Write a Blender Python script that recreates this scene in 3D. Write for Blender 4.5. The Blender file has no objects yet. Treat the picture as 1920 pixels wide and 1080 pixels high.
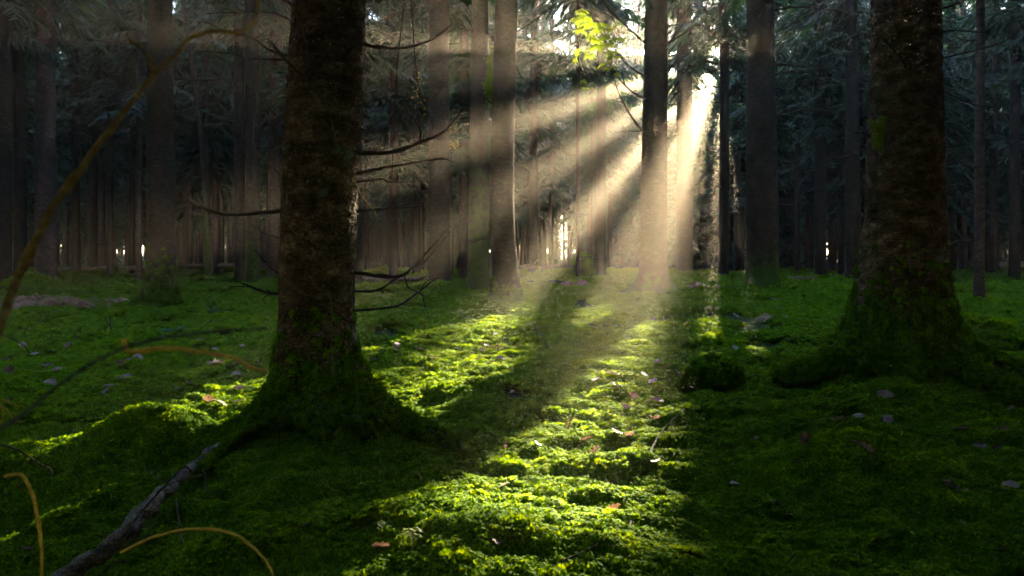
import bpy, math, random
import numpy as np
from mathutils import Vector, Matrix

# ------------------------------------------------------------------ camera, world, sun, exposure
SC = bpy.context.scene
COL = SC.collection
F = 1280.0                       # focal length in photo pixels (24 mm on 36 mm)
CAMZ, HOR = 1.4, 470.0
SUNPX, SUNPY = 1349.0, 105.0
SX, SZ = (SUNPX - 960) / F, (HOR - SUNPY) / F        # sun direction (SX, 1, SZ)

cam_d = bpy.data.cameras.new("camera"); cam = bpy.data.objects.new("camera", cam_d); COL.objects.link(cam)
cam.location = (0, 0, CAMZ); cam.rotation_euler = (math.radians(90), 0, 0)
cam_d.lens = 24; cam_d.sensor_width = 36; cam_d.shift_y = -(540 - HOR) / 1920
cam_d.clip_start = 0.05; cam_d.clip_end = 2000
cam_d.dof.use_dof = True; cam_d.dof.focus_distance = 7.5; cam_d.dof.aperture_fstop = 4.5
SC.camera = cam

world = bpy.data.worlds.new("World"); SC.world = world; world.use_nodes = True
wn = world.node_tree; bg = wn.nodes["Background"]
sky = wn.nodes.new("ShaderNodeTexSky"); sky.sky_type = 'NISHITA'; sky.sun_disc = False
sky.sun_elevation = math.atan2(SZ, math.hypot(SX, 1)); sky.sun_rotation = math.atan2(SX, 1)
sky.air_density = 1.0; sky.dust_density = 0.3; sky.ozone_density = 1.5
wn.links.new(sky.outputs[0], bg.inputs[0]); bg.inputs[1].default_value = 0.145

sun_d = bpy.data.lights.new("sun", 'SUN'); sun = bpy.data.objects.new("sun", sun_d); COL.objects.link(sun)
sun_d.energy = 4.7; sun_d.angle = math.radians(0.5); sun_d.color = (1.0, 0.82, 0.56)
sun.rotation_euler = Vector((SX, 1, SZ)).to_track_quat('Z', 'Y').to_euler(); sun.location = (20, 60, 40)

SC.view_settings.view_transform = 'Standard'; SC.view_settings.look = 'None'
SC.view_settings.gamma = 1; SC.view_settings.exposure = 4.5
SC.render.engine = 'CYCLES'
SC.cycles.volume_bounces = 0; SC.cycles.max_bounces = 5; SC.cycles.diffuse_bounces = 3
SC.cycles.transmission_bounces = 3; SC.cycles.use_denoising = True
SC.cycles.sample_clamp_indirect = 4; SC.cycles.volume_step_rate = 1
HAZE_DENSITY = 0.00125

R = random.Random(7)
NR = np.random.default_rng(7)

# ------------------------------------------------------------------ noise
def _h(ix, iy, iz, s):
    n = (ix.astype(np.int64) * 374761393 + iy.astype(np.int64) * 668265263 + iz.astype(np.int64) * 2147483647 + s * 1274126177) & 0xffffffff
    n = ((n ^ (n >> 13)) * 1274126177) & 0xffffffff
    n = (n ^ (n >> 16)) & 0xffff
    return n / 65535.0
def vnoise(x, y, z=0.0, s=0):
    x, y, z = np.broadcast_arrays(np.asarray(x, float), np.asarray(y, float), np.asarray(z, float))
    fx, fy, fz = np.floor(x), np.floor(y), np.floor(z)
    a, b, c = x - fx, y - fy, z - fz
    a = a * a * (3 - 2 * a); b = b * b * (3 - 2 * b); c = c * c * (3 - 2 * c)
    r = 0
    for i in (0, 1):
        for j in (0, 1):
            for k in (0, 1):
                w = (a if i else 1 - a) * (b if j else 1 - b) * (c if k else 1 - c)
                r = r + w * _h(fx + i, fy + j, fz + k, s)
    return r
def fbm(x, y, z=0.0, o=3, s=0):
    r, am, t = 0, 1.0, 0
    for i in range(o):
        r = r + am * vnoise(np.asarray(x) * 2 ** i, np.asarray(y) * 2 ** i, np.asarray(z) * 2 ** i, s + i); t += am; am *= .5
    return r / t

# ------------------------------------------------------------------ projection helpers
def W(px, py, Y): return Vector(((px - 960) / F * Y, Y, CAMZ - (py - HOR) / F * Y))
def WX(px, Y): return (px - 960) / F * Y

MOUNDS = []     # x, y, rx, ry, h
def add_mound(px, py, rx, ry, h, Y=None):
    Y = Y or CAMZ * F / (py - HOR); MOUNDS.append((WX(px, Y), Y, rx, ry, h))
add_mound(285, 850, .45, .32, .27, 4.25)       # sunlit mound in front left
add_mound(1110, 720, .5, .3, .10)
add_mound(1850, 650, .42, .3, .24)
add_mound(1545, 580, .6, .4, .22)
add_mound(1330, 600, .55, .3, .18, 14.5)
add_mound(560, 900, .85, .7, .13, 3.7)         # the rise around the near trunk
add_mound(800, 930, 1.1, .8, .30, 2.5)
add_mound(1690, 770, 1.0, .6, .12, 6.4)
add_mound(60, 545, .8, .6, .3, 22)
add_mound(480, 575, 1.2, .6, .18)
add_mound(1020, 530, 1.6, .8, .30, 24)
add_mound(700, 520, 1.6, .8, .35, 30)
add_mound(1900, 560, 1.0, .6, .2, 18)
add_mound(300, 760, .5, .3, .08)
add_mound(880, 760, .6, .35, .06)
_rm = random.Random(77)
for _i in range(46):
    _y = _rm.uniform(3.2, 13); _x = _rm.uniform(-.75, .78) * _y
    if -1.0 < _x - .3 * _y + 1.2 < 1.6 and _y < 9: continue
    _r = _rm.uniform(.18, .42); MOUNDS.append((_x, _y, _r, _r * .8, _r * _rm.uniform(.28, .5)))
TREEBASES = []  # x, y, r
def hgt(x, y):
    x = np.asarray(x, float); y = np.asarray(y, float)
    d = np.hypot(x, y)
    h = .16 * (fbm(x / 7, y / 7, s=3) - .5)
    m = vnoise(x / .85 + 3, y / .75, s=11); m = 1 - np.abs(2 * m - 1)
    h = h + .085 * (m - .5)
    m2 = vnoise(x / .33, y / .3 + 9, s=12); m2 = 1 - np.abs(2 * m2 - 1)
    h = h + .05 * (m2 - .5) + .06 * (fbm(x / .14, y / .12, o=3, s=15) - .5)
    for cx, cy, rx, ry, a in MOUNDS:
        q = ((x - cx) / rx) ** 2 + ((y - cy) / ry) ** 2
        h = h + a * np.exp(-q)
    for cx, cy, r in TREEBASES:
        q = ((x - cx) ** 2 + (y - cy) ** 2) / (r * 2.4) ** 2
        h = h + .16 * np.exp(-q)
    h = h * np.clip(1.2 - d / 160, 0, 1)
    near = np.clip(1 - d / 1.6, 0, 1)
    return h - .05 * near
def hz(x, y): return float(hgt(x, y))
def G(px, py):
    ys = np.geomspace(2.0, 90, 900); z = CAMZ - (py - HOR) / F * ys; xx = (px - 960) / F * ys
    b = np.nonzero(z < hgt(xx, ys))[0]
    Y = ys[b[0]] if len(b) else 90
    x = WX(px, Y); return Vector((x, Y, hz(x, Y)))

# ------------------------------------------------------------------ openings in the canopy, in the plane seen along the sun's rays
def inpoly(px, py, poly):
    r = np.zeros(px.shape, bool); n = len(poly)
    for i in range(n):
        x0, y0 = poly[i]; x1, y1 = poly[(i + 1) % n]
        c = (y0 > py) != (y1 > py)
        r ^= c & (px < (x1 - x0) * (py - y0) / ((y1 - y0) if y1 != y0 else 1e-9) + x0)
    return r
def gpoly(pts):   # a lit patch of ground, given where it lies, as (u, v)
    o = []
    for px, py in pts:
        Y = CAMZ * F / (py - HOR) if py > 1079 else G(px, py).y; o.append(((px - SUNPX) / F * Y, -(py - SUNPY) / F * Y))
    return o
def build_openings(): return [
 (gpoly([(1215, 612), (1332, 600), (1345, 650), (1335, 700), (1310, 735), (1280, 780), (1285, 860), (1300, 950), (1300, 1090),
         (1010, 1090), (930, 1010), (860, 975), (800, 940), (735, 905), (690, 885), (760, 868), (800, 850), (870, 820), (960, 770), (1060, 715), (1180, 690)]), .80),
 ([(-1.95, -2.35), (-1.95, -1.85), (-1.4, -1.72), (-.2, -1.72), (-.2, -2.5), (-1.4, -2.5)], .97),
 ([(-3.9, -3.9), (-2.35, -3.9), (-2.25, -2.8), (-3.0, -2.85), (-3.9, -3.3)], .9),
 ([(-4.25, -2.55), (-3.3, -2.55), (-3.3, -2.25), (-4.25, -2.25)], 1),
 (gpoly([(690, 745), (760, 705), (880, 692), (1000, 690), (1060, 700), (960, 780), (860, 830), (730, 800)]), .85),
 (gpoly([(1384, 632), (1424, 638), (1436, 705), (1392, 712)]), .97),
 (gpoly([(1336, 600), (1400, 600), (1395, 720), (1330, 720)]), .9),
 (gpoly([(150, 835), (260, 825), (420, 845), (440, 862), (300, 880), (160, 862)]), .97),
 ([(-9.0, .72), (-9.0, .05), (-4.2, -.05), (-4.2, .38)], .72),        # level shaft to the left
 ([(-6.3, -1.64), (-6.3, -2.6), (-3.4, -1.40), (-3.4, -.88)], .95),      # slanting shafts
 ([(-5.6, -3.3), (-5.6, -4.4), (-3.0, -2.35), (-3.0, -1.8)], .95),
 ([(-4.4, -4.6), (-4.4, -6.0), (-2.6, -3.5), (-2.6, -2.75)], .95),
 ([(-3.0, -5.4), (-2.7, -6.5), (-1.6, -3.9), (-1.75, -3.2)], .95),
 ([(-.50, -1.9), (-.80, -1.9), (-2.6, -6.2), (-1.6, -6.2)], 1),
 ([(-4.75, -.9), (-4.75, -5.9), (-4.25, -5.9), (-4.25, -.9)], .9),
 ([(-.55, .40), (-.55, -.25), (.02, -.25), (.02, .40)], .55),
 ([(.30, -.30), (.30, .40), (.5, .40), (.5, -.20)], .6),
 ([(-.17, .14), (-.17, -.14), (.02, -.14), (.02, .14)], 1),            # round the sun itself
 ([(-4.1, 1.3), (-4.1, -.5), (-3.1, -.5), (-3.1, 1.3)], .9),         # on to the bright bough
]
def openness(u, v, y):
    o = np.zeros(u.shape)
    n = .8 * vnoise(np.arctan2(v, u) * 13, np.hypot(u, v) / 5, s=41) + .2 * vnoise(u / .45, v / .45, s=42)
    o[(y > 50) & (np.hypot(u, v) < np.where(y > 72, .055, .02) * y) & (vnoise(u / y * 60, v / y * 60, s=44) > .3)] = 1
    for poly, a in OPEN:
        k = inpoly(u, v, poly) & (n > (1 - a) * .9)
        o[k] = 1
    o[(v < -3.1) & (v > -7) & (np.abs(u) < .24 * np.abs(v)) & (n < .56) & (u < 0) & (np.abs(u) < .2 * np.abs(v) + .04)] = 0
    return o > .5
UMIN, UMAX, VMIN, VMAX = -9.5, 1.5, -9, 1.2

# ------------------------------------------------------------------ scene-object helpers
def tag(o, label=None, cat=None, group=None, kind=None):
    if label: o['label'] = label
    if cat: o['category'] = cat
    if group: o['group'] = group
    if kind: o['kind'] = kind
    return o
def empty(name, loc, label=None, cat=None, group=None):
    o = bpy.data.objects.new(name, None); COL.objects.link(o); o.location = loc; o.empty_display_size = .2
    return tag(o, label, cat, group)
def mesh(name, V, Q, mats, fm=None, smooth=True, attrs=None):
    """V (n,3), Q (m,k) all faces of the same size, or a list of such arrays"""
    V = np.asarray(V, np.float32).reshape(-1, 3); Qs = Q if isinstance(Q, list) else [Q]
    Qs = [np.asarray(q, np.int32) for q in Qs if len(q)]
    me = bpy.data.meshes.new(name); me.vertices.add(len(V)); me.vertices.foreach_set('co', V.ravel())
    if Qs:
        idx = np.concatenate([q.ravel() for q in Qs]); tot = np.concatenate([np.full(len(q), q.shape[1], np.int32) for q in Qs])
        st = np.concatenate([[0], np.cumsum(tot)[:-1]]).astype(np.int32)
        me.loops.add(len(idx)); me.loops.foreach_set('vertex_index', idx)
        me.polygons.add(len(tot)); me.polygons.foreach_set('loop_start', st)
        me.polygons.foreach_set('use_smooth', np.full(len(tot), smooth))
        if fm is not None: me.polygons.foreach_set('material_index', np.asarray(fm, np.int32))
    for m in mats: me.materials.append(m)
    if attrs:
        for k, (ty, a) in attrs.items():
            at = me.attributes.new(k, ty, 'POINT')
            at.data.foreach_set('vector' if ty == 'FLOAT_VECTOR' else 'value', np.asarray(a).ravel())
    me.update(); me.validate()
    return me
def link(name, me, parent=None, loc=(0, 0, 0)):
    o = bpy.data.objects.new(name, me); COL.objects.link(o); o.location = loc
    if parent: o.parent = parent
    return o
def smooth_path(P, n=5):
    P = [Vector(p) for p in P]
    if len(P) < 3: return P
    out = []; Q = [P[0] * 2 - P[1]] + P + [P[-1] * 2 - P[-2]]
    for i in range(1, len(Q) - 2):
        for k in range(n):
            t = k / n; a, b, c, d = Q[i - 1], Q[i], Q[i + 1], Q[i + 2]
            out.append(.5 * ((2 * b) + (c - a) * t + (2 * a - 5 * b + 4 * c - d) * t * t + (3 * b - a - 3 * c + d) * t ** 3))
    out.append(P[-1]); return out
def tube(P, rad, ns=7):
    P = [Vector(p) for p in P]; n = len(P)
    rad = [rad[0] + (rad[-1] - rad[0]) * i / (n - 1) for i in range(n)] if len(rad) != n else rad
    V = []; up = None
    for i in range(n):
        t = (P[min(i + 1, n - 1)] - P[max(i - 1, 0)]).normalized()
        if up is None: up = t.orthogonal().normalized()
        up = (up - t * up.dot(t)).normalized(); b = t.cross(up)
        for k in range(ns):
            a = 2 * math.pi * k / ns; V.append(P[i] + (up * math.cos(a) + b * math.sin(a)) * rad[i])
    Q = [(i * ns + k, i * ns + (k + 1) % ns, (i + 1) * ns + (k + 1) % ns, (i + 1) * ns + k) for i in range(n - 1) for k in range(ns)]
    V.append(P[0]); V.append(P[-1])
    T = [(n * ns, (k + 1) % ns, k) for k in range(ns)] + [(n * ns + 1, (n - 1) * ns + k, (n - 1) * ns + (k + 1) % ns) for k in range(ns)]
    return np.array([tuple(v) for v in V]), np.array(Q), np.array(T)
class MB:
    def __init__(s): s.V = []; s.Q = []; s.T = []; s.n = 0
    def add(s, V, Q=None, T=None):
        V = np.asarray(V); s.V.append(V)
        if Q is not None and len(Q): s.Q.append(np.asarray(Q) + s.n)
        if T is not None and len(T): s.T.append(np.asarray(T) + s.n)
        s.n += len(V)
    def tube(s, P, rad, ns=6, sm=4): s.add(*tube(smooth_path(P, sm) if sm else P, rad, ns))
    def me(s, name, mats, smooth=True):
        L = []
        if s.Q: L.append(np.concatenate(s.Q))
        if s.T: L.append(np.concatenate(s.T))
        return mesh(name, np.concatenate(s.V), L, mats, smooth=smooth)

# ------------------------------------------------------------------ materials
def newmat(name):
    m = bpy.data.materials.new(name); m.use_nodes = True; nt = m.node_tree
    for n in list(nt.nodes): nt.nodes.remove(n)
    out = nt.nodes.new('ShaderNodeOutputMaterial'); return m, nt, out
def N(nt, ty, **kw):
    n = nt.nodes.new(ty)
    for k, v in kw.items():
        if k.startswith('i_'):
            n.inputs[k[2:].replace('_', ' ')].default_value = v
        else: setattr(n, k, v)
    return n
def ramp(nt, fac, stops):
    r = nt.nodes.new('ShaderNodeValToRGB'); e = r.color_ramp.elements
    while len(e) < len(stops): e.new(.5)
    for el, (p, c) in zip(e, stops): el.position = p; el.color = (*c, 1)
    nt.links.new(fac, r.inputs[0]); return r.outputs[0]
def noise(nt, scale, vec=None, detail=4, rough=.6):
    n = N(nt, 'ShaderNodeTexNoise'); n.inputs['Scale'].default_value = scale; n.inputs['Detail'].default_value = detail
    n.inputs['Roughness'].default_value = rough
    if vec is not None: nt.links.new(vec, n.inputs['Vector'])
    return n.outputs[0]
def leafy_mat(name, stops, scale, trans=.45, tcol=(1, 1, 1), rough=.6, spec=.3, fine=0):
    m, nt, out = newmat(name); L = nt.links.new
    geo = N(nt, 'ShaderNodeNewGeometry')
    n1 = noise(nt, scale, geo.outputs['Position'], 3, .7)
    if fine:
        n2 = noise(nt, fine, geo.outputs['Position'], 1, .5); av = N(nt, 'ShaderNodeMix'); av.inputs[0].default_value = .6
        L(n1, av.inputs[2]); L(n2, av.inputs[3]); n1 = av.outputs[0]
    c = ramp(nt, n1, stops)
    p = N(nt, 'ShaderNodeBsdfPrincipled'); p.inputs['Roughness'].default_value = rough
    p.inputs['Specular IOR Level'].default_value = spec
    L(c, p.inputs['Base Color'])
    t = N(nt, 'ShaderNodeBsdfTranslucent')
    mx = N(nt, 'ShaderNodeMix', data_type='RGBA', blend_type='MULTIPLY'); mx.inputs[0].default_value = 1
    L(c, mx.inputs[6]); mx.inputs[7].default_value = (*tcol, 1); L(mx.outputs[2], t.inputs[0])
    s = N(nt, 'ShaderNodeMixShader'); s.inputs[0].default_value = trans
    L(p.outputs[0], s.inputs[1]); L(t.outputs[0], s.inputs[2]); L(s.outputs[0], out.inputs[0]); return m
def bark_mat(name, c0, c1, c2, scale=1.0, moss=(.03, .07, .006), lichen=.0, bump=.6):
    m, nt, out = newmat(name); L = nt.links.new
    tc = N(nt, 'ShaderNodeTexCoord'); mp = N(nt, 'ShaderNodeMapping'); mp.inputs['Scale'].default_value = (1, 1, 1.7)
    L(tc.outputs['Object'], mp.inputs[0])
    nz = noise(nt, 9 * scale, mp.outputs[0], 6, .7)
    vo = N(nt, 'ShaderNodeTexVoronoi', feature='DISTANCE_TO_EDGE'); vo.inputs['Scale'].default_value = 34 * scale
    nd = N(nt, 'ShaderNodeTexNoise'); nd.inputs['Scale'].default_value = 14 * scale; L(mp.outputs[0], nd.inputs['Vector'])
    ad = N(nt, 'ShaderNodeMix', data_type='RGBA'); ad.inputs[0].default_value = .12; L(mp.outputs[0], ad.inputs[6]); L(nd.outputs[1], ad.inputs[7])
    L(ad.outputs[2], vo.inputs['Vector'])
    col = ramp(nt, nz, [(.3, c0), (.5, c1), (.72, c2)])
    crack = ramp(nt, vo.outputs[0], [(0, (.25, .22, .2)), (.12, (1, 1, 1))])
    mu = N(nt, 'ShaderNodeMix', data_type='RGBA', blend_type='MULTIPLY'); mu.inputs[0].default_value = .8; L(col, mu.inputs[6]); L(crack, mu.inputs[7])
    big = ramp(nt, noise(nt, 1.7, tc.outputs['Object'], 4, .7), [(.3, (.45, .45, .45)), (.5, (.9, .9, .9)), (.72, (1.7, 1.6, 1.5))])
    mb_ = N(nt, 'ShaderNodeMix', data_type='RGBA', blend_type='MULTIPLY'); mb_.inputs[0].default_value = 1; L(mu.outputs[2], mb_.inputs[6]); L(big, mb_.inputs[7])
    cur = mb_.outputs[2]
    if lichen:
        ln = noise(nt, 3.2, tc.outputs['Object'], 6, .75)
        lf = ramp(nt, ln, [(.60, (0, 0, 0)), (.68, (lichen,) * 3)])
        ml = N(nt, 'ShaderNodeMix', data_type='RGBA'); L(lf, ml.inputs[0]); L(cur, ml.inputs[6]); ml.inputs[7].default_value = (.09, .20, .16, 1); cur = ml.outputs[2]
    at = N(nt, 'ShaderNodeAttribute', attribute_name='moss')
    mn = noise(nt, 7, tc.outputs['Object'], 5, .7)
    sm = N(nt, 'ShaderNodeMath', operation='ADD'); L(at.outputs['Fac'], sm.inputs[0]); L(mn, sm.inputs[1])
    sf = ramp(nt, sm.outputs[0], [(.93, (0, 0, 0)), (1.0, (1, 1, 1))]) if False else None
    mr = N(nt, 'ShaderNodeMapRange'); mr.inputs[1].default_value = .86; mr.inputs[2].default_value = 1.05; L(sm.outputs[0], mr.inputs[0])
    mm = N(nt, 'ShaderNodeMix', data_type='RGBA'); L(mr.outputs[0], mm.inputs[0]); L(cur, mm.inputs[6])
    mc = ramp(nt, noise(nt, 60, tc.outputs['Object'], 3), [(.3, tuple(x * .5 for x in moss)), (.7, tuple(x * 1.7 for x in moss))])
    L(mc, mm.inputs[7])
    p = N(nt, 'ShaderNodeBsdfPrincipled'); p.inputs['Roughness'].default_value = .95; p.inputs['Specular IOR Level'].default_value = .06
    L(mm.outputs[2], p.inputs['Base Color'])
    hb = N(nt, 'ShaderNodeMath', operation='MULTIPLY_ADD'); L(vo.outputs[0], hb.inputs[0]); hb.inputs[1].default_value = 2.0; L(nz, hb.inputs[2])
    b = N(nt, 'ShaderNodeBump'); b.inputs['Strength'].default_value = bump; b.inputs['Distance'].default_value = .012 / scale; L(hb.outputs[0], b.inputs['Height'])
    L(b.outputs[0], p.inputs['Normal']); L(p.outputs[0], out.inputs[0]); return m
M_bark = bark_mat('spruce_bark', (.015, .011, .008), (.040, .029, .022), (.080, .062, .050), 1.0)
M_barkn = bark_mat('old_spruce_bark', (.018, .013, .010), (.078, .055, .038), (.20, .155, .118), .75, lichen=.75, bump=1.0)
M_barkp = bark_mat('rosy_bark', (.035, .022, .020), (.095, .06, .054), (.16, .11, .10), .9)
M_twig = bark_mat('dead_twig', (.02, .015, .012), (.05, .038, .03), (.09, .075, .06), 2.0)
M_pale = bark_mat('pale_stem', (.05, .042, .03), (.10, .085, .06), (.18, .155, .11), 2.5)
M_yel = bark_mat('yellow_stem', (.09, .055, .015), (.20, .135, .03), (.48, .36, .10), 2.5, bump=.1)
M_yel_sunlit = bark_mat('sunlit_yellow_stem', (.30, .19, .02), (.55, .38, .04), (.70, .52, .10), 2.5, bump=.1)  # brighter copy of the yellow stem, sunlight painted into its colour
M_log = bark_mat('fallen_log_bark', (.05, .04, .03), (.16, .13, .10), (.30, .26, .22), 1.3, bump=.8)
M_needle = leafy_mat('spruce_needles', [(.3, (.005, .016, .013)), (.5, (.012, .042, .030)), (.7, (.035, .075, .035))], .9, .35, (1.5, 1.5, .5))
M_needle_sunlit = leafy_mat('sunlit_fresh_needles', [(.3, (.10, .16, .012)), (.7, (.28, .34, .02))], 9, .55, (1.3, 1.4, .4))  # fresh needles, colour raised to paint sun onto the bough
M_moss = leafy_mat('moss_leaves', [(.28, (.018, .060, .001)), (.5, (.072, .19, .001)), (.68, (.21, .35, .002))], 5.0, .5, (2.0, 1.3, .3), .8, .05, 95)
M_leafy = leafy_mat('autumn_leaves', [(.3, (.30, .14, .01)), (.5, (.42, .30, .02)), (.7, (.30, .36, .03))], 3, .6)
M_dead = leafy_mat('dead_leaves', [(.3, (.075, .035, .018)), (.5, (.14, .075, .04)), (.7, (.22, .15, .10))], 14, .3)
M_mauve = leafy_mat('pale_dead_leaves', [(.3, (.08, .045, .03)), (.7, (.22, .14, .10))], 14, .2)
M_brack = leafy_mat('bracken', [(.3, (.16, .07, .035)), (.7, (.42, .24, .15))], 8, .3)
M_fern = leafy_mat('fern', [(.3, (.02, .12, .06)), (.7, (.05, .24, .12))], 8, .35)
def ground_mat():
    m, nt, out = newmat('forest_floor'); L = nt.links.new
    geo = N(nt, 'ShaderNodeNewGeometry'); n = noise(nt, 1.1, geo.outputs['Position'], 8, .65)
    n2 = noise(nt, 26, geo.outputs['Position'], 4, .7)
    c = ramp(nt, n, [(.40, (.022, .045, .004)), (.56, (.03, .055, .006)), (.66, (.045, .032, .018))])
    d = ramp(nt, n2, [(.3, (.3, .3, .3)), (.7, (1.3, 1.3, 1.3))])
    mu = N(nt, 'ShaderNodeMix', data_type='RGBA', blend_type='MULTIPLY'); mu.inputs[0].default_value = 1; L(c, mu.inputs[6]); L(d, mu.inputs[7])
    p = N(nt, 'ShaderNodeBsdfPrincipled'); p.inputs['Roughness'].default_value = .95; p.inputs['Specular IOR Level'].default_value = .1
    L(mu.outputs[2], p.inputs['Base Color'])
    b = N(nt, 'ShaderNodeBump'); b.inputs['Strength'].default_value = 1; b.inputs['Distance'].default_value = .03; L(n2, b.inputs['Height']); L(b.outputs[0], p.inputs['Normal'])
    L(p.outputs[0], out.inputs[0]); return m
M_ground = ground_mat()

# ------------------------------------------------------------------ trunks
def trunk_mesh(name, zs, cx, cy, rr, mat, ns=20, roots=(), flare=.35, fh=.22, mossh=.5, seed=0, rough=.03, fine=0.0, mossbias=0):
    zs = np.asarray(zs, float); n = len(zs)
    th = np.linspace(0, 2 * math.pi, ns, endpoint=False)
    Z, T = np.meshgrid(zs, th, indexing='ij')
    cxx = np.array([cx(z) for z in zs])[:, None]; cyy = np.array([cy(z) for z in zs])[:, None]; r0 = np.array([rr(z) for z in zs])[:, None]
    rb = rr(.3)
    r = r0 * (1 + rough * 2 * (fbm(np.cos(T) * 1.6 + 5, np.sin(T) * 1.6, Z * 1.3, 3, seed) - .5))
    zc = np.clip(Z, -.12, None)
    r = r + rb * flare * np.exp(-np.clip(zc, 0, None) / fh) * (1 + .5 * np.sin(T * 3 + seed) * np.exp(-np.clip(zc, 0, None) / .5))
    for (ang, amp, wid, hh) in roots:
        d = (T - math.radians(ang) + math.pi) % (2 * math.pi) - math.pi
        w = wid * (.55 + .8 * np.clip(zc, 0, 1.5) / .5 * .5)
        r = r + amp * np.exp(-(d / w) ** 2) * np.exp(-np.clip(zc + .05, 0, None) / hh)
    if fine:
        r = r + fine * (fbm(np.cos(T) * r0 * 30, np.sin(T) * r0 * 30, Z * 42, 3, seed + 5) - .5) * 2
        k = vnoise(np.cos(T) * 5, np.sin(T) * 5, Z * 2.4, seed + 9); r = r + .035 * np.clip(k - .72, 0, 1) * 4 * np.clip(r0, 0, .3)
    X = cxx + np.cos(T) * r; Yv = cyy + np.sin(T) * r
    V = np.stack([X, Yv, Z], -1).reshape(-1, 3)
    i = np.arange(n - 1)[:, None]; k = np.arange(ns)[None, :]; k2 = (k + 1) % ns
    Q = np.stack([i * ns + k, i * ns + k2, (i + 1) * ns + k2, (i + 1) * ns + k], -1).reshape(-1, 4)
    mo = np.clip(1.15 - Z / max(mossh, .01), -.4, 1) * .6 + .25 * (fbm(np.cos(T) * 2, np.sin(T) * 2, Z * .6, 3, seed + 3) - .45) + mossbias
    return mesh(name, V, Q, [mat], attrs={'moss': ('FLOAT', mo.reshape(-1))}), V.reshape(n, ns, 3), mo

# patches of moss: instanced leaf tufts
def patch_arrays(seed, rad=.075, n=64):
    rg = np.random.default_rng(seed); V = []; Q = []
    for i in range(n):
        a, q = rg.uniform(0, 2 * math.pi), min(1.35, abs(rg.normal(0, .62))) * rad
        x, y = q * math.cos(a), q * math.sin(a); z = .026 * (1 - (q / rad) ** 2) + rg.uniform(-.008, .016)
        nb = 7; ph = rg.uniform(0, 6.28); L = rg.uniform(.014, .030)
        tx, ty = rg.normal(0, .5, 2)
        for b in range(nb):
            t = ph + b * 2 * math.pi / nb + rg.uniform(-.3, .3); w = L * .24
            d = np.array([math.cos(t), math.sin(t), 0]); s = np.array([-math.sin(t), math.cos(t), 0]); o = np.array([x, y, z])
            up = np.array([tx * .01, ty * .01, 1]); el = rg.uniform(.2, 1.1)
            p1 = o + d * L * .5 + up * L * .5 * el; p2 = o + d * L + up * L * (.35 * el - .15)
            k = len(V); V += [o - s * w * .3 + up * -.004, p1 - s * w, p2, p1 + s * w]; Q.append((k, k + 1, k + 2, k + 3))
    return np.array(V), np.array(Q)
def tmpl(name, V, Q, mats, fm=None, smooth=False):
    return bpy.data.objects.new(name, mesh(name, V, Q, mats, fm=fm, smooth=smooth))
PATCH = []
for s in range(5):
    PATCH.append(tmpl('moss_tuft', *patch_arrays(100 + s), [M_moss]))
def inst_group(name, templates):
    ng = bpy.data.node_groups.new(name, 'GeometryNodeTree')
    ng.interface.new_socket('Geometry', in_out='INPUT', socket_type='NodeSocketGeometry')
    ng.interface.new_socket('Geometry', in_out='OUTPUT', socket_type='NodeSocketGeometry')
    gi = ng.nodes.new('NodeGroupInput'); go = ng.nodes.new('NodeGroupOutput'); L = ng.links.new
    jn = ng.nodes.new('GeometryNodeJoinGeometry')
    for t in reversed(templates):
        oi = ng.nodes.new('GeometryNodeObjectInfo'); oi.inputs[0].default_value = t
        gt = ng.nodes.new('GeometryNodeGeometryToInstance'); L(oi.outputs['Geometry'], gt.inputs[0]); L(gt.outputs[0], jn.inputs[0])
    ip = ng.nodes.new('GeometryNodeInstanceOnPoints'); L(gi.outputs[0], ip.inputs['Points']); L(jn.outputs[0], ip.inputs['Instance'])
    ip.inputs['Pick Instance'].default_value = True
    def at(nm, ty):
        a = ng.nodes.new('GeometryNodeInputNamedAttribute'); a.data_type = ty; a.inputs[0].default_value = nm
        return a.outputs['Attribute']
    L(at('pick', 'INT'), ip.inputs['Instance Index']); L(at('turn', 'FLOAT_VECTOR'), ip.inputs['Rotation']); L(at('size', 'FLOAT'), ip.inputs['Scale'])
    L(ip.outputs[0], go.inputs[0]); return ng
NG_MOSS = inst_group('moss_scatter', PATCH)
M_moss_shaded = leafy_mat('trunk_moss_shaded', [(.28, (.014, .045, .001)), (.5, (.052, .145, .002)), (.70, (.13, .26, .004))], 6.0, .4, (2.0, 1.3, .3), .9, .04, 95)  # darker copy of the moss, shade on the trunk feet painted in
NG_MOSST = inst_group('trunk_moss_scatter', [tmpl('moss_tuft', *patch_arrays(140 + s, .07, 50), [M_moss_shaded]) for s in range(4)])
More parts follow.
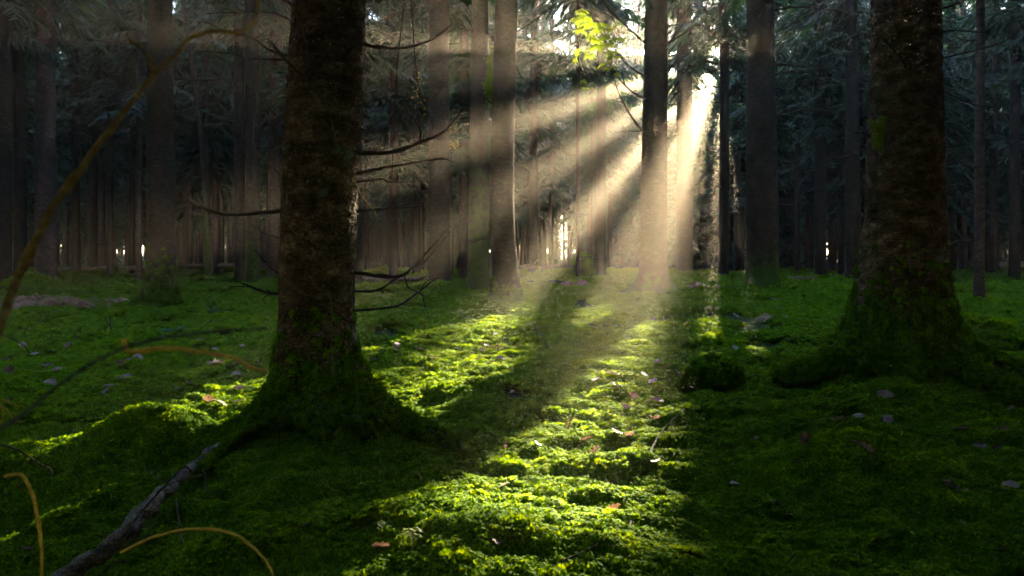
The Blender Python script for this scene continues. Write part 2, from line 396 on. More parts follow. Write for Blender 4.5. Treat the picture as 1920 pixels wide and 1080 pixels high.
def scatter(name, P, Nn, size, ng, npick, parent=None, seed=0, upmix=0.0, spin=None):
    rg = np.random.default_rng(seed); P = np.asarray(P); Nn = np.asarray(Nn, float)
    Nn = Nn / np.linalg.norm(Nn, axis=1, keepdims=True)
    # euler XYZ that carries +Z to the normal with a random spin first: use yaw-pitch of the normal after spin
    tilt = np.arccos(np.clip(Nn[:, 2], -1, 1)); az = np.arctan2(Nn[:, 1], Nn[:, 0])
    sp = rg.uniform(0, 2 * math.pi, len(P))
    # R = Rz(az) Ry(tilt) Rz(sp)
    ca, sa, ct, st, cs, ss = np.cos(az), np.sin(az), np.cos(tilt), np.sin(tilt), np.cos(sp), np.sin(sp)
    r00 = ca * ct * cs - sa * ss; r10 = sa * ct * cs + ca * ss; r20 = -st * cs
    r21 = st * ss; r22 = ct
    ex = np.arctan2(r21, r22); ey = np.arcsin(np.clip(-r20, -1, 1)); ez = np.arctan2(r10, r00)
    me = mesh(name, P, np.zeros((0, 3)), [], attrs={'turn': ('FLOAT_VECTOR', np.stack([ex, ey, ez], -1)), 'size': ('FLOAT', size), 'pick': ('INT', rg.integers(0, npick, len(P)).astype(np.int32))})
    o = link(name, me, parent); md = o.modifiers.new('scatter', 'NODES'); md.node_group = ng
    return o

# ------------------------------------------------------------------ spruce foliage
def branch_arrays(rg, L=1.0, ntw=18, w=.045, tl=.34):
    """drooping bough along +X, length about L; quads"""
    V = []; Q = []; ax = []
    droop = rg.uniform(.15, .45)
    for i in range(ntw + 1):
        t = i / ntw; ax.append(np.array([L * t * (1 - .1 * t), 0, L * (.10 * t - droop * t * t)]))
    def quad(a, b, wd, nrm):
        d = b - a; s = np.cross(d, nrm); s = s / (np.linalg.norm(s) + 1e-9) * wd; k = len(V)
        V.extend([a - s * .6, a + s * .6, b + s * .25, b - s * .25]); Q.append((k, k + 1, k + 2, k + 3))
    for i in range(1, ntw + 1):
        t = i / ntw
        for sg in (-1, 1):
            l = tl * L * (1.05 - .75 * t) * rg.uniform(.6, 1.2)
            b = ax[i] + np.array([l * .55, sg * l * .8, -l * rg.uniform(.15, .8)])
            quad(ax[i], b, w * rg.uniform(.7, 1.2), np.array([rg.normal(0, .3), rg.normal(0, .3), 1]))
            if l > .22 * L:
                m = (ax[i] + b) / 2
                quad(m, m + np.array([l * .35, sg * l * .1, -l * rg.uniform(.2, .6)]), w * .7, np.array([rg.normal(0, .5), 1, .5]))
    for i in range(0, ntw, 3): quad(ax[i], ax[min(i + 3, ntw)], .012, np.array([0, 0, 1.]))
    return np.array(V), np.array(Q)
_rg = np.random.default_rng(3)
BR = [branch_arrays(_rg) for _ in range(6)]
BRC = [branch_arrays(_rg, ntw=8, w=.075, tl=.42) for _ in range(5)]
def crown_arrays(seed, zb, H, rmax=2.3, step=.62, lib=BR, per=5, thin=1.0):
    rg = np.random.default_rng(seed); Vs = []; Qs = []; n = 0; z = zb
    while z < H - .3:
        f = (H - z) / (H - zb); Lb = rmax * (f ** .75) * (.55 + .45 * min(1, (z - zb + 1.2) / 3))
        for k in range(per):
            if rg.uniform() > thin: continue
            V, Q = lib[rg.integers(len(lib))]; a = rg.uniform(0, 2 * math.pi); l = Lb * rg.uniform(.6, 1.25) + .2
            ca, sa = math.cos(a), math.sin(a); tl = rg.normal(-.1, .22)
            X = V * l; c, s = math.cos(tl), math.sin(tl)
            X = np.stack([X[:, 0] * c - X[:, 2] * s, X[:, 1], X[:, 0] * s + X[:, 2] * c], -1)
            X = np.stack([X[:, 0] * ca - X[:, 1] * sa, X[:, 0] * sa + X[:, 1] * ca, X[:, 2] + z + rg.uniform(-.3, .3)], -1)
            Vs.append(X); Qs.append(Q + n); n += len(V)
        z += step * rg.uniform(.7, 1.3)
    return np.concatenate(Vs), np.concatenate(Qs)
def cull(V, Q, off):
    C = V[Q].mean(1) + np.asarray(off)
    u = C[:, 0] - SX * C[:, 1]; v = C[:, 2] - CAMZ - SZ * C[:, 1]
    k = openness(u, v, C[:, 1])
    # needles inside the sun openings are left out to let light shafts through
    return Q[~k]
def near_open(x, y):
    u = x - SX * y; return UMIN - 2.6 < u < UMAX + 2.6
CROWN = [crown_arrays(50 + i, 6.5 + i * .5, 26.5, rmax=2.5, thin=.95) for i in range(4)]
CROWN.append(crown_arrays(58, 8.0, 26.5, rmax=4.2, step=.5, per=7))
CROWN_ME = [None] * 5
def crown_for(parent, x, y, z0, i, zshift=0):
    V, Q = CROWN[i]
    if near_open(x, y):
        V2 = V + np.array([0, 0, zshift]); q = cull(V2, Q, (x, y, z0))
        me = mesh('crown', V2, q, [M_needle], smooth=False); return link('crown', me, parent)
    if CROWN_ME[i] is None: CROWN_ME[i] = mesh('crown', V, Q, [M_needle], smooth=False)
    return link('crown', CROWN_ME[i], parent, (0, 0, zshift))

# dead branches: a few shapes shared by many trees
def dead_branch_mesh(seed, L=1.3):
    rg = random.Random(seed); mb = MB(); P = []; z = 0; y = 0; dz = rg.uniform(-.2, .1); sl = rg.uniform(-.1, .5)
    for i in range(7):
        t = i / 6; P.append(Vector((L * t, y, z))); y += rg.uniform(-.05, .05) * L; z += (dz + sl * t) * L / 6 + rg.uniform(-.03, .03) * L
    mb.tube(P, [.028, .006], 5, 3)
    for k in range(rg.randint(6, 10)):
        b = P[rg.randint(2, 5)]; l = rg.uniform(.15, .45) * L; sg = rg.choice((-1, 1))
        Q = [b, b + Vector((l * .4, sg * l * .3, rg.uniform(-.1, .12) * l)), b + Vector((l * .8, sg * l * .65, rg.uniform(-.5, .4) * l))]
        mb.tube(Q, [.010, .003], 4, 3)
    return mb.me('dead_branch', [M_twig])
DEAD = [dead_branch_mesh(i) for i in range(7)]

def make_tree(Y, ptop, pbot, wtop, wbot, label, group=None, mat=None, mossh=.4, mossbias=0, flare=.35, fh=.22, roots=(), ns=18, H=24,
              crown=None, dead=10, zdead=(1.2, None), seed=0, curve=0.0, name='spruce_tree', fine=0.0, zc=0.0, rough=.04, profile=None, mosscover=0, leafy=True, base_x=None):
    """px of the centreline at the top (py 0) and at the foot, trunk widths in px there"""
    xb = WX(pbot, Y); xt = WX(ptop, Y); ztop = CAMZ + HOR / F * Y
    z0 = hz(xb, Y) - .02
    lean = (xt - xb) / ztop
    rb, rt = wbot / F * Y / 2, wtop / F * Y / 2
    if profile is None:
        def cx(z): return lean * z + curve * math.sin(z / ztop * math.pi)
        def rr(z):
            zz = max(z, 0)
            if zz < ztop: return rb + (rt - rb) * zz / ztop
            return max(.03, rt * (1 - (zz - ztop) / (H - ztop)))
    else:
        pz = [CAMZ - (p[0] - HOR) / F * Y - z0 for p in profile][::-1]; pc = [WX((p[1] + p[2]) / 2, Y) - xb for p in profile][::-1]
        pr = [(p[2] - p[1]) / 2 / F * Y for p in profile][::-1]
        def cx(z): return float(np.interp(z, pz, pc)) + (lean * (z - pz[-1]) if z > pz[-1] else 0)
        def rr(z):
            if z > pz[-1]: return max(.03, pr[-1] * (1 - (z - pz[-1]) / (H - pz[-1])))
            return float(np.interp(z, pz, pr))
    dz = .012 if fine else .08
    zs = list(np.arange(-.35, 1.6, dz * 1.0 if not fine else .016))
    zs += list(np.arange(1.6, ztop + .6, .35 if not fine else .02)); zs += list(np.arange(ztop + 1.2, H, 1.3)) + [H]
    root = empty(name, (xb, Y, z0), label, 'tree', group)
    me, VV, mo = trunk_mesh('trunk', zs, cx, lambda z: 0.0, rr, mat or M_bark, ns, roots, flare, fh, mossh, seed, rough, fine, mossbias)
    link('trunk', me, root)
    rg = random.Random(seed * 13 + 5)
    if crown is not None: crown_for(root, xb, Y, z0, crown, zc).location.x += lean * 10
    zt = zdead[1] or min(ztop + 1, 10)
    for i in range(dead):
        z = rg.uniform(zdead[0], zt); a = rg.uniform(0, 2 * math.pi); s = rg.uniform(.45, 1.25)
        b = link('dead_branch', DEAD[rg.randrange(7)], root, (cx(z) + math.cos(a) * rr(z) * .9, math.sin(a) * rr(z) * .9, z))
        b.rotation_euler = (rg.uniform(-.6, .6), rg.uniform(-.35, .25), a); b.scale = (s, s, s)
    if mosscover:
        rgn = np.random.default_rng(seed + 77); n, m, _ = VV.shape
        zz = np.array(zs); kk = []
        lim = mosscover
        # area weighted picks on the trunk skin
        nz = int(np.searchsorted(zz, mossh * 1.6)); A = VV[:nz]
        dth = np.roll(A, -1, 1) - A; dzv = np.diff(VV[:nz + 1], axis=0)
        nr = np.cross(dth, dzv); ar = np.linalg.norm(nr, axis=2) + 1e-9
        pm = np.clip((mo[:nz] + .35 * (fbm(A[..., 0] * 7, A[..., 1] * 7, A[..., 2] * 5, 2, seed) - .5)) * 2.2 - .1, 0, 1) * ar
        pm = pm * (A[..., 2] > -.12) * np.exp(-np.clip(A[..., 2], 0, None) / mossh)
        pk = rgn.choice(nz * m, lim, p=(pm / pm.sum()).ravel())
        P = A.reshape(-1, 3)[pk]; Nn = (nr / ar[..., None]).reshape(-1, 3)[pk] + rgn.normal(0, .5, (lim, 3))
        sz = rgn.uniform(.4, .9, lim) * (.62 if Y < 10 else .9)
        o = scatter('moss', P, Nn, sz, NG_MOSST, 4, root, seed); o['kind'] = 'stuff'
    return root, cx, rr

# ------------------------------------------------------------------ the trees one can tell apart
def YB(py): return CAMZ * F / (py - HOR)
ROOT_A = [(200, .30, .35, .10), (-22, .62, .26, .22), (-75, .35, .35, .16), (-130, .28, .3, .12), (70, .3, .3, .12), (-45, .22, .2, .25)]
ROOT_B = [(187, .66, .26, .20), (-10, .80, .22, .18), (-62, .42, .30, .16), (-115, .40, .28, .16), (80, .4, .4, .12), (150, .3, .3, .3), (20, .35, .3, .25)]
TREES = [
 dict(Y=4.7, ptop=616, pbot=600, wtop=132, wbot=150, label='thick dark near spruce trunk with rough flaky bark and a mossy flared foot', mat='n', fine=.016, ns=150,
      roots=ROOT_A, flare=.30, fh=.16, mossh=.75, mossbias=.0, mosscover=1900, dead=0, seed=3, crown=4, H=27,
      profile=[(-2, 553, 683), (150, 541, 681), (400, 530, 666), (600, 526, 661), (700, 518, 672), (770, 512, 690)]),
 dict(Y=6.6, ptop=1697, pbot=1697, wtop=115, wbot=160, label='massive spruce trunk with pale lichen specks and wide mossy buttress roots', mat='n', fine=.016, ns=150,
      roots=ROOT_B, flare=.30, fh=.2, mossh=1.05, mossbias=.05, mosscover=2800, dead=0, seed=4, crown=4, H=27,
      profile=[(-2, 1641, 1755), (200, 1636, 1757), (400, 1629, 1763), (520, 1618, 1770), (620, 1608, 1778), (700, 1600, 1785)]),
 dict(Y=YB(588), ptop=951, pbot=953, wtop=38, wbot=50, label='dark trunk whose right edge is rimmed with bright sunlit moss', mossh=.6, mosscover=900, roots=[(-10, .25, .4, .3), (200, .12, .4, .3)], dead=6, seed=5, ns=40,
      profile=[(-2, 929, 970), (120, 925, 967), (300, 919, 963), (450, 921, 965), (530, 923, 974)]),
 dict(Y=19.0, ptop=1231, pbot=1224, wtop=41, wbot=52, label='broad trunk standing in the main light shaft with wide low roots', mossh=.9, flare=.5,
      roots=[(185, .9, .35, .18), (-5, 1.0, .3, .18), (-80, .5, .4, .2)], dead=8, seed=6, ns=40),
 dict(Y=28.0, ptop=1357, pbot=1355, wtop=16, wbot=19, curve=.05, label='slim straight trunk crossing in front of the sun', mossh=.3, flare=.6, dead=14, seed=7, zdead=(3.2, 9.5)),
 dict(Y=21.0, ptop=1425, pbot=1430, wtop=48, wbot=60, label='thick dark trunk just to the right of the sun with mossy foot', mossh=2.2, flare=.4, dead=14, seed=8, ns=40, roots=[(-90, .3, .4, .2)]),
 dict(Y=33.0, ptop=1283, pbot=1283, wtop=26, wbot=30, label='trunk in the glare between the light shaft trunk and the sun', mossh=.5, dead=8, seed=9),
 dict(Y=14.5, ptop=300, pbot=303, wtop=42, wbot=50, label='upright trunk with a bright green mossy skirt on the left of the clearing', mossh=1.0, mosscover=1500, mossbias=.12, flare=.5, fh=.3,
      roots=[(190, .35, .35, .25), (-20, .4, .35, .22), (-90, .3, .4, .2)], dead=8, seed=10, ns=40),
 dict(Y=23.0, ptop=84, pbot=87, wtop=30, wbot=35, label='reddish straight trunk behind the bracken heap', mat='p', dead=12, seed=11),
 dict(Y=27.0, ptop=38, pbot=38, wtop=17, wbot=22, label='narrow greyish trunk beside the reddish trunk at the left edge', dead=12, seed=12),
 dict(Y=22.0, ptop=14, pbot=8, wtop=20, wbot=23, label='dark trunk at the very left edge of the wood', dead=10, seed=13),
 dict(Y=32.0, ptop=517, pbot=515, wtop=22, wbot=25, label='rosy brown trunk half hidden by the thick near trunk', mat='p', dead=4, seed=14),
 dict(Y=21.0, ptop=472, pbot=474, wtop=24, wbot=26, label='moss green trunk of the close pair left of the near trunk', mossh=6, mossbias=-.12, dead=8, seed=15, flare=.6),
 dict(Y=25.0, ptop=448, pbot=450, wtop=17, wbot=19, label='brown trunk of the close pair left of the near trunk', dead=8, seed=16),
 dict(Y=36.0, ptop=411, pbot=411, wtop=16, wbot=17, label='grey trunk standing between the leaning sapling and the close pair', dead=10, seed=17),
 dict(Y=27.0, ptop=340, pbot=391, wtop=6, wbot=11, label='thin leaning mossy sapling with a bowed stem', mossh=7, curve=.25, dead=5, seed=18, crown=None, name='young_tree', H=12),
 dict(Y=40.0, ptop=357, pbot=356, wtop=8, wbot=9, label='slender bare trunk just left of the leaning sapling', dead=6, seed=19),
 dict(Y=22.0, ptop=822, pbot=824, wtop=38, wbot=40, label='brown trunk seen through the level haze band behind the dead twigs', dead=8, seed=20, mossh=.5, flare=.5),
 dict(Y=20.5, ptop=900, pbot=897, wtop=30, wbot=42, label='greenish mossy trunk close behind the moss rimmed trunk', mossh=8, mossbias=-.05, dead=8, seed=21, flare=.45),
 dict(Y=24.0, ptop=671, pbot=668, wtop=17, wbot=24, label='dark trunk touching the right side of the thick near trunk', dead=6, seed=22),
 dict(Y=38.0, ptop=688, pbot=688, wtop=9, wbot=9, label='thin reddish stem right beside the dark trunk by the near spruce', mat='p', dead=6, seed=23),
 dict(Y=34.0, ptop=1001, pbot=1000, wtop=14, wbot=17, label='slim trunk in the haze right of the moss rimmed trunk', dead=8, seed=24),
 dict(Y=30.0, ptop=1128, pbot=1126, wtop=16, wbot=19, label='straight trunk in the haze left of the light shaft trunk', dead=8, seed=25),
 dict(Y=26.0, ptop=1083, pbot=1083, wtop=5, wbot=6, label='pole thin stem in the golden haze', dead=4, seed=26, name='young_tree', H=13),
 dict(Y=30.0, ptop=1536, pbot=1539, wtop=18, wbot=20, label='brown trunk midway between the dark trunk by the sun and the massive spruce', dead=10, seed=27, mossh=.5),
 dict(Y=27.0, ptop=1596, pbot=1600, wtop=20, wbot=27, label='rough trunk with snapped branch stubs left of the massive spruce', dead=16, seed=28, fine=0, rough=.12),
 dict(Y=38.0, ptop=1495, pbot=1495, wtop=9, wbot=10, label='thin grey trunk right of the dark trunk by the sun', dead=6, seed=29),
 dict(Y=16.0, ptop=1838, pbot=1836, wtop=14, wbot=18, label='slender dark red trunk by itself right of the massive spruce', mat='p', dead=10, seed=30),
 dict(Y=28.0, ptop=1905, pbot=1902, wtop=16, wbot=18, label='dim trunk near the right edge of the wood', dead=12, seed=31),
 dict(Y=40.0, ptop=1785, pbot=1786, wtop=12, wbot=13, label='thin trunk just right of the massive spruce in deep shade', dead=8, seed=32),
 dict(Y=30.0, ptop=205, pbot=207, wtop=9, wbot=11, label='thin straight trunk between the reddish trunk and the mossy skirted trunk', dead=8, seed=33),
 dict(Y=34.0, ptop=140, pbot=143, wtop=12, wbot=14, label='slim trunk behind the bracken heap right of the reddish trunk', dead=8, seed=34),
 dict(Y=37.0, ptop=176, pbot=174, wtop=14, wbot=15, label='grey green trunk with pale foot above the bracken heap', dead=8, seed=35),
 dict(Y=45.0, ptop=262, pbot=261, wtop=8, wbot=8, label='very thin trunk left of the mossy skirted trunk', dead=4, seed=36),
 dict(Y=45.0, ptop=732, pbot=728, wtop=8, wbot=9, label='thin grey stem behind the fan of dead branches', dead=5, seed=37),
 dict(Y=44.0, ptop=757, pbot=759, wtop=8, wbot=9, label='thin dark stem behind the fan of dead branches', dead=5, seed=38),
]
MATS = {'n': M_barkn, 'p': M_barkp, None: M_bark}
for t in TREES: TREEBASES.append((WX(t['pbot'], t['Y']), t['Y'], .22 if t['Y'] < 8 else max(.25, t['wbot'] / F * t['Y'] * .9)))
OPEN = build_openings()
# sprinkled spruces further back, each standing free of the others
names_gap = [(-400, 60, 'left of the reddish trunk'), (60, 275, 'between the reddish trunk and the mossy skirted trunk'), (275, 470, 'between the mossy skirted trunk and the close pair'),
             (470, 800, 'behind the thick near trunk and its dead branches'), (800, 960, 'behind the moss rimmed trunk'), (960, 1215, 'in the haze between the moss rimmed and light shaft trunks'),
             (1215, 1400, 'in the glare under the sun'), (1400, 1620, 'between the dark trunk by the sun and the massive spruce'), (1620, 1800, 'behind the massive spruce'), (1800, 2400, 'right of the massive spruce')]
FARS = []
def free(x, y, d0):
    for q in FARS + [(WX(t['pbot'], t['Y']), t['Y'], 0) for t in TREES]:
        if math.hypot(q[0] - x, q[1] - y) < d0: return False
    return True
tries = 0
while len(FARS) < 190 and tries < 20000:
    tries += 1
    y = 26 + 44 * R.random() ** .9; x = R.uniform(-.86, .86) * y
    u = x - SX * y
    if -1.7 < u < .12 and (y < 55 or R.random() < .5): continue
    if .12 < u < .75 and (y < 34 or u > .3): continue
    if -6.8 < u < -1.9 and (y < 46 or R.random() < .9): continue
    if -9 < u < -6.8 and R.random() < .5: continue
    if not free(x, y, 2.5): continue
    FARS.append((x, y, R.uniform(.10, .23)))

FARS += [(u_ + SX * y_, y_, r_) for u_, y_, r_ in ((-1.78, 41, .17), (-1.75, 54, .2), (.2, 47, .12), (.2, 62, .12))]  # spruces added as light blockers, their trunks set inside existing trunk shadows
ci = 0
HEROES = []
for t in TREES:
    t = dict(t); t['mat'] = MATS[t.get('mat')]; Y = t['Y']
    if 'crown' not in t and Y > 12: t['crown'] = ci % 4; ci += 1
    if Y > 12 and Y < 30: t['zc'] = 1.8
    HEROES.append(make_tree(**t))
for i, (x, y, r) in enumerate(FARS):
    px = 960 + F * x / y; g = next(n for a, b, n in names_gap if a <= px < b)
    w = 2 * r / y * F
    kind = 'slender' if r < .15 else 'sturdy'
    dist = 'far' if y < 48 else 'very distant'
    make_tree(y, px + R.uniform(-3, 3), px, w * .82, w, '%s %s spruce trunk %s' % (kind, dist, g), '%s %s trunks %s' % (kind, dist, g),
              mat=M_barkp if i % 4 == 0 else M_bark, crown=R.randrange(4), dead=3 if y < 48 else 2, zdead=(2.5, 9), seed=200 + i, ns=10, zc=R.uniform(-3.5, .5) - (1.5 if px > 1460 else 0))

# ------------------------------------------------------------------ ground sheet
rows = np.concatenate([np.linspace(-60, .9, 46), np.geomspace(1.0, 70, 520), np.geomspace(75, 420, 20)])
tt = np.linspace(-1, 1, 460); tt = np.sign(tt) * np.abs(tt) ** 1.25
ww = np.where(rows < 1, 60 - 51 * np.clip((rows + 60) / 61, 0, 1) , 8 + rows * 1.05) ; ww = np.maximum(ww, 9)
XX = tt[None, :] * ww[:, None]; YY = np.broadcast_to(rows[:, None], XX.shape)
ZZ = hgt(XX, YY); nr_, nc_ = XX.shape
i = np.arange(nr_ - 1)[:, None]; k = np.arange(nc_ - 1)[None, :]
Qg = np.stack([i * nc_ + k, i * nc_ + k + 1, (i + 1) * nc_ + k + 1, (i + 1) * nc_ + k], -1).reshape(-1, 4)
gme = mesh('ground', np.stack([XX, YY, ZZ], -1).reshape(-1, 3), Qg, [M_ground])
tag(link('ground', gme), kind='structure')

# ------------------------------------------------------------------ moss carpet
def nrm(x, y, e=.03):
    return np.stack([-(hgt(x + e, y) - hgt(x - e, y)) / (2 * e), -(hgt(x, y + e) - hgt(x, y - e)) / (2 * e), np.ones_like(x)], -1)
def moss_zone(y0, y1, n, smin, smax, seed, cover=.86):
    rg = np.random.default_rng(seed)
    y = np.sqrt(rg.uniform(y0 ** 2, y1 ** 2, n)); x = rg.uniform(-.84, .84, n) * y + rg.uniform(-.4, .4, n)
    bare = fbm(x / .9, y / .7, o=3, s=71)
    k = bare < {2.2: .8, 5.2: .74, 9.5: .58, 20: .52}[y0]; x, y = x[k], y[k]
    return x, y, rg.uniform(smin, smax, len(x))
parts = [moss_zone(2.2, 5.2, 16000, .7, 1.25, 1, 1), moss_zone(5.2, 9.5, 20000, 1.0, 1.7, 2, 1), moss_zone(9.5, 20, 22000, 1.7, 3.0, 3), moss_zone(20, 46, 16000, 3.0, 5.5, 4)]
x = np.concatenate([p[0] for p in parts]); y = np.concatenate([p[1] for p in parts]); s = np.concatenate([p[2] for p in parts])
mo_ = scatter('moss', np.stack([x, y, hgt(x, y)], -1), nrm(x, y) * [1.3, 1.3, 1] + NR.normal(0, .12, (len(x), 3)), s, NG_MOSS, 5, None, 9)
tag(mo_, 'thick bright green moss carpeting the forest floor', 'moss', kind='stuff')

# ------------------------------------------------------------------ the rest of the wood, one mass
def trunk_low(H=24, r=.2):
    V, Q, T = tube([Vector((0, 0, -.5)), Vector((0, 0, 2)), Vector((0, 0, 12)), Vector((0, 0, H))], [r * 1.3, r, r * .7, .02], 8); return V, Q, T
TT = []
LOW = [crown_arrays(80 + i, (5.5, 3.2, 1.2, 4.2)[i], 35, rmax=3.3, step=.8, lib=BRC, per=6, thin=.95) for i in range(4)]
for i in range(4):
    V, Q = LOW[i]; v, q, tq = trunk_low(35, .16 + .03 * i)
    k = len(V); TT.append(tmpl('wood_tree', np.concatenate([V, v]), [np.concatenate([Q, q + k]), tq + k], [M_needle, M_bark], fm=[0] * len(Q) + [1] * (len(q) + len(tq))))
NG_WOOD = inst_group('wood_scatter', TT)
pts = []; cv = []; cq = []; nn = 0; tb = MB()
rw = random.Random(21); rw2 = random.Random(5); placed = []
def okd(x, y, d): return all((x - a) ** 2 + (y - b) ** 2 > d * d for a, b in placed)
tries = 0
while len(placed) < 1150 and tries < 60000:
    tries += 1
    y = rw.uniform(-34, 128); x = rw.uniform(-1, 1) * (34 + max(y, 0) * .9)
    if y < 64 and abs(x) < .86 * y + 3.5: continue
    if y < 8 and math.hypot(x, y) < 4.5: continue
    if y > 0 and -2.6 < x - SX * y < 1.6 and y < 24: continue
    if not okd(x, y, 2.7 if y > 60 else 3.0): continue
    if y > 40 and (x - SX * y < -13 or x - SX * y > 9) and rw.random() < .42: continue
    placed.append((x, y))
    u = x - SX * y
    if UMIN - 2.7 < u < UMAX + 2.7 and y > 24:
        V, Q = LOW[rw.randrange(4)]; a = rw.uniform(0, 6.28); c, s_ = math.cos(a), math.sin(a)
        V = np.stack([V[:, 0] * c - V[:, 1] * s_ + x, V[:, 0] * s_ + V[:, 1] * c + y, V[:, 2]], -1); q = cull(V, Q, (0, 0, 0))
        cv.append(V); cq.append(q + nn); nn += len(V)
        tb.add(*[z_ if j else z_ * [1, 1, (.2 + .08 * (y - 64) / 64) if -9.3 < u < 1.2 else 1] + np.array([x, y, 0]) for j, z_ in enumerate(trunk_low(34, .18))])
    elif not (y > 40 and (u < -13 or u > 9) and rw2.random() < .3): pts.append((x, y, 0.0))
P = np.array(pts)
mbp = MB()
for i in range(9): a_, b_ = rw.uniform(-3, 3), rw.uniform(-2, 2); mbp.tube([(a_, b_, -.5), (a_ + rw.uniform(-.2, .2), b_, 5), (a_ + rw.uniform(-.3, .3), b_, 11)], [rw.uniform(.06, .13), .04], 6, 2)
pole = bpy.data.objects.new('pole_stand', mbp.me('pole_stand', [M_bark])); NG_POLE = inst_group('pole_scatter', [pole])
pp = np.array([(rw.uniform(-1, 1) * 110, rw.uniform(80, 128), 0) for i in range(230)])
tag(scatter('distant_poles', pp, np.tile([0, 0, 1.], (len(pp), 1)), np.full(len(pp), 1.0), NG_POLE, 1, None, 3), 'crowd of thin far stems along the horizon of the wood', 'woodland', kind='stuff')
wo = scatter('distant_wood', P, np.tile([0, 0, 1.], (len(P), 1)), np.random.default_rng(4).uniform(.85, 1.15, len(P)), NG_WOOD, 4, None, 12)
tag(wo, 'dark mass of far spruces closing the wood behind the trunks', 'woodland', kind='stuff')
k = nn; Vt = np.concatenate(tb.V); Qt = np.concatenate(tb.Q); Tt = np.concatenate(tb.T)
fo = link('distant_foliage', mesh('distant_foliage', np.concatenate(cv + [Vt]), [np.concatenate(cq + [Qt + k]), Tt + k], [M_needle, M_bark],
          fm=[0] * sum(len(q) for q in cq) + [1] * (len(Qt) + len(Tt)), smooth=False))
tag(fo, 'far spruce tops towards the sun with gaps of bright sky', 'woodland', kind='stuff')

# young spruces added in the gap towards the sun to block leaking light
YOUNG = [crown_arrays(90 + i, .6, 8.5, rmax=1.9, step=.42, lib=BR, per=6) for i in range(3)]
YME = [None] * 3
for i_, (x_, y_) in enumerate([(-1.3, 44), (-.2, 47), (.6, 43), (-2.3, 46), (-.8, 52), (.2, 55), (-1.9, 54), (1.2, 50), (-3.2, 50), (-1.2, 60), (.0, 63), (-2.6, 61), (1.3, 60), (2.4, 47), (-4.3, 56), (-5.6, 49), (3.3, 55), (-7.0, 55), (4.8, 50), (6.5, 57)]):
    xx_ = x_ + SX * y_; s_ = (.6 + .012 * y_) * R.uniform(.8, 1.02)
    root_ = empty('blocker_spruce', (xx_, y_, hz(xx_, y_)), 'young bushy spruce added in the far gap below the sun to block light', 'tree', 'light blocking young spruces under the sun')
    root_.scale = (s_,) * 3
    if YME[i_ % 3] is None: YME[i_ % 3] = (mesh('crown', *YOUNG[i_ % 3], [M_needle], smooth=False), mesh('trunk', *(lambda a: (a[0], [a[1], a[2]]))(tube([Vector((0, 0, -.3)), Vector((0, 0, 4)), Vector((0, 0, 8.5))], [.09, .01], 8)), [M_bark]))
    link('crown', YME[i_ % 3][0], root_).rotation_euler.z = R.uniform(0, 6.28); link('trunk', YME[i_ % 3][1], root_)

# ------------------------------------------------------------------ things lying, growing and hanging in the clearing
TA, TBb, TC, TD = HEROES[0][0], HEROES[1][0], HEROES[2][0], HEROES[3][0]
def wp(pts, Y):
    """photo pixel path at given distances (a number, or one per point)"""
    n = len(pts); Ys = Y if isinstance(Y, (list, tuple)) else [Y] * n
    if len(Ys) == 2 and n != 2: Ys = [Ys[0] + (Ys[1] - Ys[0]) * i / (n - 1) for i in range(n)]
    return [W(p[0], p[1], y) for p, y in zip(pts, Ys)]
def wobble(P, a, rg):
    return [p + Vector((rg.uniform(-a, a), rg.uniform(-a, a), rg.uniform(-a, a))) if 0 < i < len(P) - 1 else p for i, p in enumerate(P)]
def stem_obj(name, paths, mat, label=None, cat=None, parent=None, ns=7, twigs=0, seed=0, tw=.1):
    """paths: list of (points, (r0, r1)); the origin sits at the first point"""
    o0 = paths[0][0][0].copy(); mb = MB(); rg = random.Random(seed)
    for P, r in paths:
        Q = smooth_path(P, 5); m_ = len(Q); rr_ = [(r[0] + (r[1] - r[0]) * i / (m_ - 1)) * (1 + .18 * (rg.random() - .5) + (.45 if rg.random() < .14 else 0)) for i in range(m_)]
        mb.tube([p - o0 + Vector((rg.uniform(-1, 1), 0, rg.uniform(-1, 1))) * r[1] * .5 for p in Q], rr_, ns, 0)
        for k in range(twigs):
            i = rg.randrange(len(Q) // 3, len(Q)); b = Q[i] - o0; d = (Q[min(i + 1, len(Q) - 1)] - Q[i - 1]).normalized()
            l = tw * rg.uniform(.4, 1.2); e = Vector((rg.uniform(-1, 1), rg.uniform(-.5, .5), rg.uniform(-1, 1)))
            mb.tube([b, b + (d + e * .6) * l * .5, b + (d + e) * l], [r[1] * .8, r[1] * .35], 4, 3)
    o = link(name, mb.me(name, [mat]), None, o0)
    if parent: o.parent = parent; o.location = o0 - parent.location
    return tag(o, label, cat)

